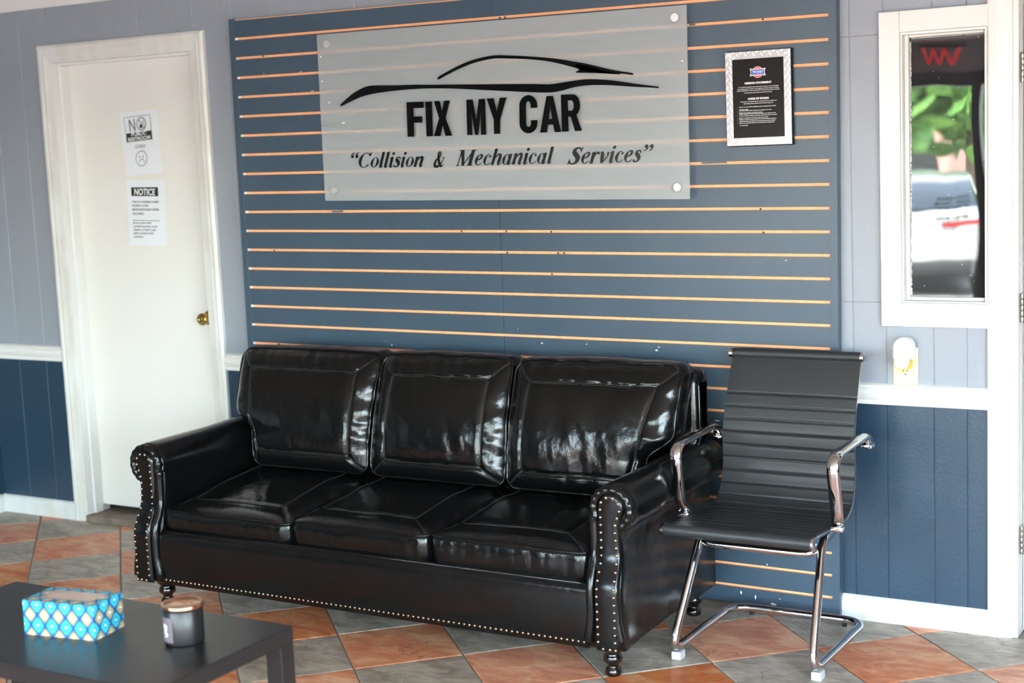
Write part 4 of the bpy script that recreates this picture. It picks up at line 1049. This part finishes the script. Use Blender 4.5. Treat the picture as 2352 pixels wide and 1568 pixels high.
def seat_cushion(x0, x1, seed, zf, lift=0.):
    y0, y1 = -.818, -.27; nu, nv = 84, 72; dl, dr, dy_ = .050, .120, .118
    def zedge(y): return zf + (.412 - zf) * smooth01((y - y0) / .45)
    def P(s, t):
        x = x0 + (x1 - x0) * s; y = y0 + (y1 - y0) * t; e1 = min(x - x0, x1 - x); e2 = min(y - y0, (y1 - y) + .05); e = min(e1, e2); dx = dl if x - x0 < x1 - x else dr
        z = zedge(y) + .024 * (1 - math.exp(-e1 / .05)) * (1 - math.exp(-e2 / .05))
        ds = max(dx - e1, dy_ - e2)
        z -= .0045 * math.exp(-(ds / .005) ** 2)
        if e1 < dx + .002 and (y - y0) < dy_ + .002: z -= .004 * math.exp(-((e1 / dx - (y - y0) / dy_) * .06 / .005) ** 2) * smooth01(e / .012)
        if ds > 0: z += .004 * math.sin(PI * max(0, min(1, e / .085)))
        z += .0045 * wr(x + .5 * y, y, 7, 5, seed) + .0034 * wr(x * .8 + y * .6, y - x * .5, 24, 6, seed + 4) * smooth01((e2 - .06) / .1)
        k = max(0, 1 - e1 / .03) * max(0, 1 - (y - y0) / .03)
        return Vector((x + .010 * k * (1 if s < .5 else -1), y + .012 * k, z))
    b = B(); b.grid(P, nu, nv)
    loop = [(i, 0) for i in range(nu)] + [(nu, j) for j in range(nv)] + [(i, nv) for i in range(nu, 0, -1)] + [(0, j) for j in range(nv, 0, -1)]
    idx = [j * (nu + 1) + i for i, j in loop]; n = len(idx); ring = idx; cx, cy = (x0 + x1) / 2, (y0 + y1) / 2; zbt = .292
    for f, gr in ((.12, .004), (.35, .007), (.65, .007), (.9, .002), (1.0, -.008)):
        k0 = len(b.v)
        for i in idx:
            x, y, z = b.v[i]; vx = x - cx; vy = y - cy; L_ = math.hypot(vx, vy); q = gr
            if y < y0 + .02: q += .0035 * f * (1 - f) * 4 * wr(x, z - f * .1 + x * .4, 30, 14, seed + 8)
            elif x > x1 - .02 and y < y0 + .10: q += .003 * wr(y, f, 6, 9, seed)
            nx_ = 0 if y < y0 + .012 else vx / L_; ny_ = -1 if y < y0 + .012 else vy / L_
            if abs(vx) > (x1 - x0) / 2 - .012: nx_ = .35 * math.copysign(1, vx)
            b.v.append((x + nx_ * q, y + ny_ * q, z + (zbt - z) * f))
        new = list(range(k0, k0 + n))
        for q in range(n): b.f.append((ring[q], new[q], new[(q + 1) % n], ring[(q + 1) % n])); b.mi.append(0)
        ring = new
    b.f.append(tuple(ring)); b.mi.append(0)
    c = b.build('seat_cushion', M_LEA, sofa, smooth=True)
    ed = [Vector(b.v[i]) + Vector((0, -.0005, .0005)) for i in idx[::2]]
    B().tube(ed, .0040, 8, closed=True).build('piping', M_LEA2, c, smooth=True)
    sb = B()
    def on(x, y): return P((x - x0) / (x1 - x0), (y - y0) / (y1 - y0)) + Vector((0, 0, .0008))
    for o_ in (-.0026, .0026):
        q = [on(x0 + dl + o_, y1 - .02 - (y1 - .02 - y0 - dy_ - o_) * k / 30) for k in range(31)] + [on(x0 + dl + o_ + (x1 - x0 - dl - dr - 2 * o_) * k / 30, y0 + dy_ + o_) for k in range(31)] + [on(x1 - dr - o_, y0 + dy_ + o_ + (y1 - .02 - y0 - dy_ - o_) * k / 30) for k in range(31)]
        sb.tube(q, .0008, 4)
        for sg in (0, 1):
            sb.tube([on((x0 + dl * t + o_) if sg == 0 else (x1 - dr * t + o_), y0 + dy_ * t) for t in [.08 + .92 * k / 8 for k in range(9)]], .0008, 4)
    sb.build('stitching', M_SEAM, c)
    return c
seat_cushion(.263, .835, 3, .366)
seat_cushion(.843, 1.400, 5, .380)
seat_cushion(1.408, 1.977, 9, .384)

# ================================================================== CHROME CHAIR
CX = 2.376
ch = thing('chrome_guest_chair', (CX, -.33, 0), 'black ribbed leatherette guest chair on a chrome cantilever frame', 'chair')
def cxs(dx, y, z): return Vector((CX + dx, y, z))
frame = B()
half = [cxs(-.205, -.14, .402), cxs(-.205, -.455, .398), cxs(-.222, -.600, .028 + .03), cxs(-.228, -.575, .043)]
pathL = [cxs(-.196, -.15, .402), cxs(-.196, -.408, .392), cxs(-.226, -.612, .037), cxs(-.228, -.105, .037), cxs(.228, -.105, .037), cxs(.226, -.612, .037), cxs(.196, -.408, .392), cxs(.196, -.15, .402)]
frame.tube(bez(pathL, [.05, .075, .075, .075, .075, .05], 8), .0135, 14)
frame.build('cantilever_frame', M_CHROME, ch, smooth=True)
B().tube(bez([cxs(-.192, -.30, .382), cxs(-.186, -.460, .350), cxs(.186, -.460, .350), cxs(.192, -.30, .382)], .055, 8), .0115, 12).build('cross_bar', M_CHROME, ch, smooth=True)
prof = crom([(0, -.606, .427), (0, -.56, .437), (0, -.46, .432), (0, -.35, .424), (0, -.27, .425), (0, -.215, .447), (0, -.186, .490), (0, -.172, .545), (0, -.172, .60), (0, -.170, .655), (0, -.153, .716), (0, -.127, .782), (0, -.099, .847), (0, -.074, .898)], 10)
plen = [0]
for a, c in zip(prof[:-1], prof[1:]): plen.append(plen[-1] + (c - a).length)
def at_len(d):
    for k in range(len(plen) - 1):
        if plen[k + 1] >= d:
            t = (d - plen[k]) / (plen[k + 1] - plen[k]); p = prof[k].lerp(prof[k + 1], t); tg = (prof[k + 1] - prof[k]).normalized(); return p, Vector((0, -tg.z, tg.y))
    tg = (prof[-1] - prof[-2]).normalized(); return prof[-1], Vector((0, -tg.z, tg.y))
Ltot = plen[-1]; top_plain = .138; rib = .0425
seams = []
d = Ltot - top_plain
while d > .06: seams.append(d); d -= rib
sling = B(); nl = 440; nx_ = 10
def sl(s_, t_):
    d = Ltot * t_; p, n = at_len(d)
    nn = -n if n.z < 0 and abs(n.z) > abs(n.y) else n
    ds = min(abs(d - q) for q in seams); off = .0
    if d < Ltot - top_plain + .02: off = .0046 * min(1, (ds / .0065) ** .6)
    else: off = .0046 * min(1, (ds / .0065) ** .6)
    edge = min(s_, 1 - s_); off *= smooth01(edge / .03 + .4)
    hw = .230 - .013 * t_; return Vector((CX - hw + 2 * hw * s_, p.y, p.z)) + nvec(n) * off
def nvec(n):      # normal towards the sitter (up / forward)
    return n if (n.y < 0 or n.z > 0) and n.z >= -.2 else -n
sling.grid(sl, nx_, nl)
k0 = len(sling.v)
def sl2(s_, t_):
    p, n = at_len(Ltot * t_); hw = .230 - .013 * t_; return Vector((CX - hw + 2 * hw * s_, p.y, p.z)) - nvec(n) * .005
sling.grid(sl2, nx_, nl, 0, True)
for j_ in range(nl):
    for i_ in (0, nx_):
        a = j_ * (nx_ + 1) + i_; sling.f.append((a, a + nx_ + 1, k0 + a + nx_ + 1, k0 + a)); sling.mi.append(0)
sling.build('sling_seat', M_CHAIR, ch, angle=55)
sm = B()
for d_ in seams:
    p, n = at_len(d_); hw = .228 - .013 * d_ / Ltot
    c0 = Vector((CX, p.y, p.z)) + nvec(n) * .0006
    sm.tube([c0 + Vector((-hw, 0, 0)), c0 + Vector((hw, 0, 0))], .0009, 5)
sm.build('seam_stitching', mat('black_thread', (12, 12, 13), .6), ch)
for s in (-1, 1):
    q = [Vector((CX + s * (.2265 - .013 * k / (len(prof) - 1)), p.y, p.z)) - nvec(at_len(plen[k])[1]) * .0085 for k, p in enumerate(prof)]
    B().tube(q, .0070, 10, sx=.55, upv=(0, 1, 0)).build('side_rail', M_CHROME, ch, smooth=True)
pT = prof[-1]; pF = prof[0]
B().tube([(CX - .236, pF.y - .006, pF.z), (CX + .236, pF.y - .006, pF.z)], .0195, 20).build('front_roll', M_CHAIR, ch, angle=40)
B().tube([(CX - .216, pT.y, pT.z - .002), (CX + .216, pT.y, pT.z - .002)], .0165, 20).build('top_roll', M_CHAIR, ch, angle=40)
for s in (-1, 1):
    B().lathe([(.0, -.001), (.0195, -.001), (.0195, .006), (.016, .009), (.006, .009), (.005, .0075), (.0, .0075)], (CX + s * .236, pF.y - .006, pF.z), 22, 'X').build('roll_end_cap', M_CHROME, ch, angle=40) if s > 0 else \
    B().lathe([(.0, .001), (.0195, .001), (.0195, -.006), (.016, -.009), (.006, -.009), (.0, -.0085)], (CX + s * .236, pF.y - .006, pF.z), 22, 'X').build('roll_end_cap', M_CHROME, ch, angle=40)
    e = B().lathe([(.0, 0), (.0165, 0), (.0165, .011 * s), (.013, .014 * s), (.005, .014 * s), (.0, .013 * s)], (CX + s * .216, pT.y, pT.z - .002), 22, 'X'); e.build('roll_end_cap', M_CHROME, ch, angle=40)
    # arm: flattened chrome loop from the seat rail up, back and in to the back rail
    ax = s * .2545
    path = bez([cxs(s * .246, -.418, .440), cxs(ax, -.446, .470), cxs(ax, -.486, .658), cxs(ax, -.160, .664), cxs(s * .248, -.118, .626)], [.03, .062, .05], 9)
    arm = B().tube(path, .0200, 16, sx=.58, upv=(s, 0, 0)).build('arm_loop', M_CHROME, ch, smooth=True)
    B().bbox(CX + s * .2535 - .018, CX + s * .2535 + .018, -.150, -.108, .618, .630, .004, 2).build('arm_flange', M_CHROME, arm, angle=40)
    B().lathe([(.0, .0), (.011, .0), (.013, .004 * s), (.010, .008 * s), (.0, .009 * s)], (CX + s * .2535, -.128, .628), 14, 'X').build('arm_bolt', M_CHROME, arm, angle=40)
    B().bbox(CX + s * .250 - .016, CX + s * .250 + .024, -.452, -.402, .424, .440, .004, 2).build('arm_flange', M_CHROME, arm, angle=40)
    B().lathe([(.0, .0), (.010, .0), (.012, .004 * s), (.009, .008 * s), (.0, .009 * s)], (CX + s * .262, -.425, .434), 14, 'X').build('arm_bolt', M_CHROME, arm, angle=40)
    B().bbox(CX + s * .2265 - .0155, CX + s * .2265 + .0155, -.578, -.538, .0, .026, .003, 2).build('glide', M_NYLON, ch)
    B().lathe([(.0, .0), (.008, .0), (.008, .012), (.0, .012)], (CX + s * .16, -.105, .014), 12).build('rubber_foot', M_RUBBER, ch)
    # clips joining the seat rails to the cantilever frame
    B().bbox(CX + s * .203 - .012, CX + s * .203 + .028, -.36, -.33, .402, .424, .003, 1).build('seat_clip', M_CHROME, ch)

# ================================================================== COFFEE TABLE WITH TISSUES AND CANDLE
TZ = .45; TX0, TX1, TY0, TY1 = .705, 1.700, -2.362, -1.866
tbl = thing('coffee_table', ((TX0 + TX1) / 2, (TY0 + TY1) / 2, 0), 'black-brown coffee table with square legs in front of the sofa', 'table')
B().bbox(TX0, TX1, TY0, TY1, TZ - .042, TZ, .0015, 1).build('table_top', M_TABLE, tbl)
for x in (TX0 + .0005, TX1 - .0505):
    for y in (TY0 + .0005, TY1 - .0505):
        B().bbox(x, x + .05, y, y + .05, 0, TZ - .042, .0012, 1).build('leg', M_TABLE, tbl)
# tissue box
def tissue_mat():
    m = bpy.data.materials.new('ogee_print_card'); m.use_nodes = True; g = NT(m); b = m.node_tree.nodes['Principled BSDF']; b.inputs['Roughness'].default_value = .4
    uv = g.n('ShaderNodeUVMap'); uv.uv_map = 'uv'; sp = g.n('ShaderNodeSeparateXYZ'); g.L(uv.outputs[0], sp.inputs[0])
    u = g.m('DIVIDE', sp.outputs[0], .0430); v = g.m('DIVIDE', sp.outputs[1], .0525)
    s_ = g.m('ADD', u, v); t_ = g.m('SUBTRACT', u, v)
    fs_ = g.m('SUBTRACT', g.m('FRACT', s_), .5); ft = g.m('SUBTRACT', g.m('FRACT', t_), .5)
    x = g.m('MULTIPLY', g.m('ADD', fs_, ft), .5); y = g.m('MULTIPLY', g.m('SUBTRACT', fs_, ft), .5)      # |x|+|y| <= .5 inside a cell
    ax = g.m('ABSOLUTE', x); ay = g.m('ABSOLUTE', y)
    # ogee: round below, pointed above
    d = g.m('ADD', g.m('POWER', g.m('MULTIPLY', ax, 2.0), 1.35), g.m('POWER', g.m('MULTIPLY', ay, 2.0), 1.15))
    yo_ = g.m('ADD', y, .05)
    d2 = g.m('ADD', g.m('POWER', g.m('MULTIPLY', ax, 2.), 1.5), g.m('POWER', g.m('MULTIPLY', g.m('ABSOLUTE', y), 2.), 1.0))
    row = g.m('MODULO', g.m('ABSOLUTE', g.m('SUBTRACT', g.m('FLOOR', s_), g.m('FLOOR', t_))), 2.)
    cool = g.n('ShaderNodeValToRGB'); warm = g.n('ShaderNodeValToRGB')
    def ramp(r, st):
        r.color_ramp.interpolation = 'EASE'; e = r.color_ramp.elements
        while len(e) < len(st): e.new(.5)
        for el, (p, c) in zip(e, st): el.position = p; el.color = (*s2l(c), 1)
    ramp(cool, ((.0, (225, 245, 248)), (.14, (150, 225, 232)), (.20, (20, 120, 170)), (.28, (40, 170, 200)), (.50, (70, 192, 212)), (.72, (60, 180, 205)), (.79, (8, 92, 160)), (1., (6, 82, 152))))
    ramp(warm, ((.0, (250, 248, 235)), (.14, (225, 220, 190)), (.20, (60, 80, 130)), (.28, (200, 185, 145)), (.46, (170, 155, 115)), (.72, (120, 125, 118)), (.79, (8, 92, 160)), (1., (6, 82, 152))))
    g.L(d2, cool.inputs[0]); g.L(d2, warm.inputs[0])
    g.L(g.mix(row, warm.outputs[0], cool.outputs[0]), b.inputs['Base Color'])
    return m
M_TISS = tissue_mat()
M_FILM = mat('clear_film_over_tissue', (205, 178, 165), .12)
tb_o = Vector((1.104, -2.190, TZ)); ta = math.radians(8.6); tw, td, thh = .214, .118, .088
tis = thing('tissue_box', (tb_o.x + .1, tb_o.y + .06, TZ), 'blue and teal ogee patterned tissue box on the coffee table', 'tissue box')
TM = Matrix.Translation(tb_o) @ Matrix.Rotation(ta, 4, 'Z')
bm = bmesh.new(); uvl = bm.loops.layers.uv.new('uv')
def quad(pts, uvs):
    f = bm.faces.new([bm.verts.new(TM @ Vector(p)) for p in pts])
    for l, q in zip(f.loops, uvs): l[uvl].uv = q
quad([(0, 0, 0), (tw, 0, 0), (tw, 0, thh), (0, 0, thh)], [(0, 0), (tw, 0), (tw, thh), (0, thh)])
quad([(tw, 0, 0), (tw, td, 0), (tw, td, thh), (tw, 0, thh)], [(tw, 0), (tw + td, 0), (tw + td, thh), (tw, thh)])
quad([(tw, td, 0), (0, td, 0), (0, td, thh), (tw, td, thh)], [(0, 0), (tw, 0), (tw, thh), (0, thh)])
quad([(0, td, 0), (0, 0, 0), (0, 0, thh), (0, td, thh)], [(-td, 0), (0, 0), (0, thh), (-td, thh)])
hx0, hx1, hy0, hy1 = .028, tw - .028, .030, td - .022
for x0, x1, y0, y1 in ((0, tw, 0, hy0), (0, tw, hy1, td), (0, hx0, hy0, hy1), (hx1, tw, hy0, hy1)):
    quad([(x0, y0, thh), (x1, y0, thh), (x1, y1, thh), (x0, y1, thh)], [(x0, thh + y0), (x1, thh + y0), (x1, thh + y1), (x0, thh + y1)])
me = bpy.data.meshes.new('carton'); bm.to_mesh(me); bm.free(); put('carton', me, M_TISS, tis)
B().box(hx0 - .004, hx1 + .004, hy0 - .004, hy1 + .004, thh - .0025, thh - .0008, 0, TM).build('film_window', M_FILM, tis)
B().box(.0005, tw - .0005, .0005, td - .0005, .0005, .002, 0, TM).build('carton_bottom', M_PAPER, tis)
# candle
cc = Vector((1.527, -2.068, TZ))
can = thing('jar_candle', cc, 'dark glass jar candle with a copper lid on the coffee table', 'candle')
B().lathe([(.0, .0), (.043, .0), (.0475, .003), (.0485, .010), (.0490, .084), (.047, .0865), (.0, .0865)], cc, 48).build('jar', M_JAR, can, angle=40)
lid = B().lathe([(.0, .0866), (.0470, .0866), (.0505, .087), (.0515, .0885), (.0515, .0955), (.0500, .0980), (.0455, .0986), (.0440, .0976), (.0, .0976)], cc, 48).build('lid', M_COPPER, can, angle=40)
def wrap(a0, a1, z0, z1, r, name, m, n=14, parent=can):
    b = B()
    def f(s, t):
        a = math.radians(a0 + (a1 - a0) * s); return cc + Vector((r * math.cos(a), r * math.sin(a), z0 + (z1 - z0) * t))
    b.grid(f, n, 4); return b.build(name, m, parent)
lab = wrap(-142, -80, .010, .072, .0492, 'label', M_LABEL)
for a, z, h in ((-112, .050, .010), (-104, .046, .014), (-110, .036, .012), (-102, .030, .008), (-108, .024, .004)): wrap(a - 4, a + 4, z - h / 2, z + h / 2, .04935, 'label_print', M_WINK, 4, lab)
eb = B()
rr = random.Random(5)
for row, (y, n_) in enumerate(((.010, 15), (-.002, 9))):
    for k in range(n_):
        x = (k - n_ / 2) * .0034; eb.box(cc.x + x, cc.x + x + rr.uniform(.0012, .0026), cc.y + y, cc.y + y + .004, cc.z + .0975, cc.z + .0979)
tag(eb.build('lid_embossing', mat('embossed_copper', (150, 100, 78), .4, metal=1), lid), kind='stuff')

# ================================================================== CEILING LIGHTS
M_BULB = bpy.data.materials.new('warm_led'); M_BULB.use_nodes = True
bb_ = M_BULB.node_tree.nodes['Principled BSDF']; bb_.inputs['Emission Color'].default_value = (1, .95, .88, 1); bb_.inputs['Emission Strength'].default_value = LAMP
for x, y in ((-.95, -.85), (.35, -.85), (1.75, -.9), (3.3, -.9), (.1, -3.3), (2.3, -3.3), (-2.06, -3.7), (.1, -5.2), (2.3, -5.2), (4.5, -3.3)):
    t = thing('ceiling_light', (x, y, CEIL - .02), 'small round recessed ceiling light with a white ring', 'ceiling light', 'recessed ceiling lights')
    B().lathe([(.056, -.012), (.075, -.012), (.078, -.006), (.078, -.0005), (.056, -.0005)], (x, y, CEIL), 28).build('ring', M_WPLAS, t, angle=40)
    B().lathe([(.0, -.010), (.055, -.010), (.055, -.002), (.0, -.002)], (x, y, CEIL), 28).build('bulb', M_BULB, t)

# ================================================================== STOREFRONT (behind and beside the camera)
YF = -6.4; XR = 5.2
wf = B().box(-3.4, 5.3, YF - .1, YF, 0, .30).box(-3.4, 5.3, YF - .1, YF, 2.12, 2.5).box(-3.4, -.7, YF - .1, YF, .30, 2.12).box(5.0, 5.3, YF - .1, YF, 0, 2.5)
tag(wf.build('wall_front', M_WALL), 'shop front wall around the big windows', None, None, 'structure')
wr_ = B().box(XR, XR + .1, YF - .1, -5.6, 0, 2.5).box(XR, XR + .1, -2.07, .2, 0, 2.5).box(XR, XR + .1, -5.6, -2.07, 0, .25).box(XR, XR + .1, -5.6, -2.07, 2.15, 2.5)
tag(wr_.build('wall_right', M_WALL), 'side wall around the tall shop windows', None, None, 'structure')
w2 = thing('window_2', (1, YF, .3), 'black metal framed shop front windows', None, None, 'structure')
for x in (-.7, .78, 1.42, 2.75, 3.9, 5.0): B().bbox(x - .04, x + .04, YF - .07, YF + .04, .30, 2.12, .004, 1).build('mullion', M_ALUBLK, w2)
for z in (.30, 2.08): B().bbox(-.74, 5.04, YF - .07, YF + .045, z - .03, z + .07, .004, 1).build('rail', M_ALUBLK, w2)
for a, c in zip((-.7, .78, 1.42, 2.75, 3.9), (.78, 1.42, 2.75, 3.9, 5.0)): B().box(a + .03, c - .03, YF - .02, YF - .012, .33, 2.1).build('pane', M_GLASS, w2)
w3 = thing('window_3', (XR, -3, .25), 'tall black framed side windows of the shop', None, None, 'structure')
ys = (-5.6, -4.42, -3.25, -2.07)
for y in ys: B().bbox(XR - .04, XR + .07, y - .035, y + .035, .25, 2.15, .004, 1).build('mullion', M_ALUBLK, w3)
for z in (.25, 2.10): B().bbox(XR - .04, XR + .07, -5.62, -2.05, z - .02, z + .06, .004, 1).build('rail', M_ALUBLK, w3)
for a, c in zip(ys[:-1], ys[1:]): B().box(XR + .012, XR + .02, a + .03, c - .03, .28, 2.12).build('pane', M_GLASS, w3)
# hours lettering on the shop window (reads from outside)
hours = thing('hours_lettering', (1.1, YF - .025, 1.0), 'black opening-hours lettering stuck on the shop window', 'lettering')
for k, t in enumerate(('BUSINESS HOURS', 'MONDAY - FRIDAY', '8:00 AM - 6:00 PM', 'SATURDAYS', '8:00 AM - 2:00 PM', 'SUNDAYS', 'CLOSED')):
    vs, fs = text_mesh(t, .036, 'CENTER', .0006)
    b = B(); b.add([(1.17 + v[0], YF - .0215, 1.19 - k * .036 + v[1]) for v in vs], fs); b.build('print', M_VINYL, hours, recalc=False)

M_REDGLOW = mat('stand_in_red_glow', (200, 20, 30), .4, emit=((220, 20, 30), 1.2))  # weak red glow for the invented zigzag tube
ns = thing('red_sign_stand_in', (1.14, YF + .06, 2.17), 'invented red zigzag tube standing in for a red sign at the shop window', 'stand-in sign')  # made-up glowing tube, stand-in for unreadable red strokes in the window reflection
B().tube(bez([(.98 + .05 * k, YF + .06, 2.20 if k % 2 else 2.33) for k in range(7)], .03, 4), .011, 8).build('stand_in_tube', M_REDGLOW, ns, smooth=True)
B().box(.96, 1.31, YF + .02, YF + .045, 2.335, 2.35).build('hanger_bar', M_ALUBLK, ns)

# ================================================================== OUTSIDE
M_ASPH = mat('asphalt', (120, 118, 114), .9, var=(6, (138, 134, 128), (1, 1, 1)))
M_WALK = mat('concrete_walk', (176, 170, 160), .9)
tag(B().box(-60, 60, -60, YF - .1, -.25, -.15).box(XR + .1, 60, YF - .1, 40, -.25, -.15).build('ground_outside', M_ASPH), 'asphalt parking lot outside the shop', None, None, 'structure')
tag(B().box(-10, 12, YF - 1.6, YF - .1, -.15, -.02).box(XR + .1, XR + 1.6, YF - .1, 8, -.15, -.02).build('pavement_outside', M_WALK), 'concrete walk along the shop front', None, None, 'structure')
# silver saloon seen from behind
M_CARP = mat('silver_car_paint', (186, 184, 180), .22, metal=.6, coat=.8)
M_CARG = mat('car_glass', (26, 32, 36), .05)
M_LAMPR = mat('red_tail_lamp', (150, 14, 20), .15)
M_CARB = mat('black_car_plastic', (20, 20, 21), .6)
car = thing('parked_car', (-1.0, -15.5, -.15), 'silver saloon car parked outside with its tail to the shop', 'car')
CM = Matrix.Translation((-1.05, -13.5, -.15)) @ Matrix.Rotation(math.radians(-14), 4, 'Z')
def carloft(sec, name, m, parent=car):
    """sections along -Y: (y, [(x,z) half outline from bottom centre outwards to top centre])"""
    b = B(); n = None
    for y, h in sec:
        ring = [(x, z) for x, z in h] + [(-x, z) for x, z in h[::-1]]; n = len(ring)
        b.v += [tuple(CM @ Vector((x, y, z))) for x, z in ring]
    for l in range(len(sec) - 1):
        for k in range(n): b.f.append((l * n + k, l * n + (k + 1) % n, (l + 1) * n + (k + 1) % n, (l + 1) * n + k)); b.mi.append(0)
    b.f.append(tuple(range(n))); b.f.append(tuple((len(sec) - 1) * n + k for k in range(n))[::-1]); b.mi += [0, 0]
    return b.build(name, m, parent, angle=35)
def bsec(y, w, zb_, zs, zt_): return (y, [(.05, zb_), (w * .86, zb_), (w * .97, zb_ + .12), (w, zs - .12), (w * .96, zs), (w * .80, zt_), (.05, zt_ + .015)])
carloft([bsec(.02, .74, .34, .80, .92), bsec(0.0 - .06, .84, .27, .84, .97), bsec(-.30, .89, .22, .87, 1.0), bsec(-1.0, .91, .20, .88, .98), bsec(-2.4, .91, .20, .86, .95), bsec(-3.6, .90, .20, .82, .92), bsec(-4.3, .84, .22, .72, .80), bsec(-4.55, .70, .3, .6, .66)], 'body', M_CARP)
def csec(y, w, z0, w2, z1): return (y, [(.05, z0), (w, z0), (w2, z1), (w2 * .7, z1 + .03), (.05, z1 + .045)])
carloft([csec(-.50, .78, .96, .70, .99), csec(-1.25, .80, .95, .62, 1.36), csec(-1.9, .80, .95, .64, 1.41), csec(-2.6, .80, .93, .63, 1.36), csec(-3.4, .78, .90, .70, .95)], 'glasshouse', M_CARG)
carloft([csec(-1.22, .60, 1.33, .58, 1.37), csec(-1.6, .64, 1.36, .60, 1.41), csec(-2.1, .64, 1.36, .60, 1.43), csec(-2.65, .62, 1.32, .58, 1.38)], 'roof', M_CARP)
for s in (-1, 1):
    B().bbox(min(s * .22, s * .83), max(s * .22, s * .83), -.22, .022, .79, .87, .02, 2, 0, CM).build('tail_lamp', M_LAMPR, car, angle=40)
    for y in (-.85, -3.65):
        w = B().lathe([(.0, -.11), (.26, -.11), (.32, -.09), (.33, 0), (.32, .09), (.26, .11), (.0, .11)], (0, 0, 0), 28, 'X'); w.v = [tuple(CM @ (Vector(v) + Vector((s * .80, y, .33)))) for v in w.v]
        wo_ = w.build('wheel', M_RUBBER, car, angle=40)
        w = B().lathe([(.0, -.13), (.20, -.13), (.21, -.10), (.21, .10), (.20, .13), (.0, .13)], (0, 0, 0), 20, 'X'); w.v = [tuple(CM @ (Vector(v) + Vector((s * .80, y, .33)))) for v in w.v]
        w.build('rim', M_ALU, wo_, angle=40)
B().bbox(-.70, .70, -.2, .04, .26, .44, .03, 2, 0, CM).build('bumper_valance', M_CARB, car, angle=40)
B().bbox(-.26, .26, .0, .03, .60, .74, .006, 1, 0, CM).build('number_plate', M_WPLAS, car)
# trees, building
def foliage(name, rgb, rgb2):
    return mat(name, rgb, .7, var=(2.2, rgb2, (1, 1, 1)), bump=(3, 1., .3, (1, 1, 1)))
M_F1 = foliage('leaf_green', (58, 98, 40), (112, 152, 66)); M_F2 = foliage('leaf_dark', (40, 74, 36), (84, 120, 56)); M_BARK = mat('bark', (92, 76, 62), .9)
def tree(x, y, h, r, m, seed, label):
    t = thing('roadside_tree', (x, y, -.15), label, 'tree', 'trees beyond the parking lot')
    rr = random.Random(seed)
    B().tube([(x, y, -.15), (x + .1, y, h * .4), (x - .1, y, h * .7)], [.22, .16, .08], 8).build('trunk', M_BARK, t, smooth=True)
    b = B(); N = 900
    for k in range(N):
        a = rr.uniform(0, 2 * PI); ct = rr.uniform(-1, 1); q = rr.uniform(.55, 1) ; st_ = math.sqrt(1 - ct * ct)
        lump = 1 + .28 * noise.noise(Vector((math.cos(a) * 2, math.sin(a) * 2, ct * 2 + seed)))
        p = Vector((x + r * q * lump * st_ * math.cos(a), y + r * q * lump * st_ * math.sin(a), h * .66 + h * .36 * q * lump * ct))
        e = Vector((rr.uniform(-1, 1), rr.uniform(-1, 1), rr.uniform(-1, 1))).normalized() * rr.uniform(.22, .48); f = e.orthogonal().normalized() * rr.uniform(.14, .32)
        b.add([p - e, p + f, p + e, p - f], [(0, 1, 2, 3)])
    tag(b.build('crown', m, t, recalc=False), kind='stuff')
tree(-3.5, -26, 5.5, 2.3, M_F1, 1, 'bright green roadside tree at the corner of the brick building')
tree(-5.6, -44, 12, 4.4, M_F2, 2, 'tall dark green tree rising behind the brick building')
tree(3.5, -33, 9, 3.4, M_F1, 3, 'rounded green tree apart from the brick building')
tree(11, -28, 9, 3.6, M_F1, 4, 'broad green tree across from the shop corner')
tree(16, -6, 9, 4.0, M_F2, 5, 'dark green tree facing the side windows')
tree(18, 3, 8, 3.6, M_F1, 6, 'light green tree beside the side parking row')
M_BRK = mat('pink_brick', (176, 134, 120), .9, var=(8, (158, 118, 106), (1, 1, 1)))
bd = thing('brick_building', (-13, -35, -.15), 'low pinkish brick building across the parking lot', 'building')
B().box(-22, -5.9, -38, -33, -.15, 3.1).build('brick_wall', M_BRK, bd)
B().box(-22.2, -5.75, -38.2, -32.8, 3.1, 3.4).build('parapet', M_WALK, bd)
for k in range(5):
    x = -20.5 + k * 3.2
    wv = B().box(x, x + 1.6, -33.06, -32.98, .8, 2.6).build('building_window', M_CARG, bd); B().box(x - .1, x + 1.7, -33.08, -32.9, .68, .8).build('window_ledge', M_WALK, wv)
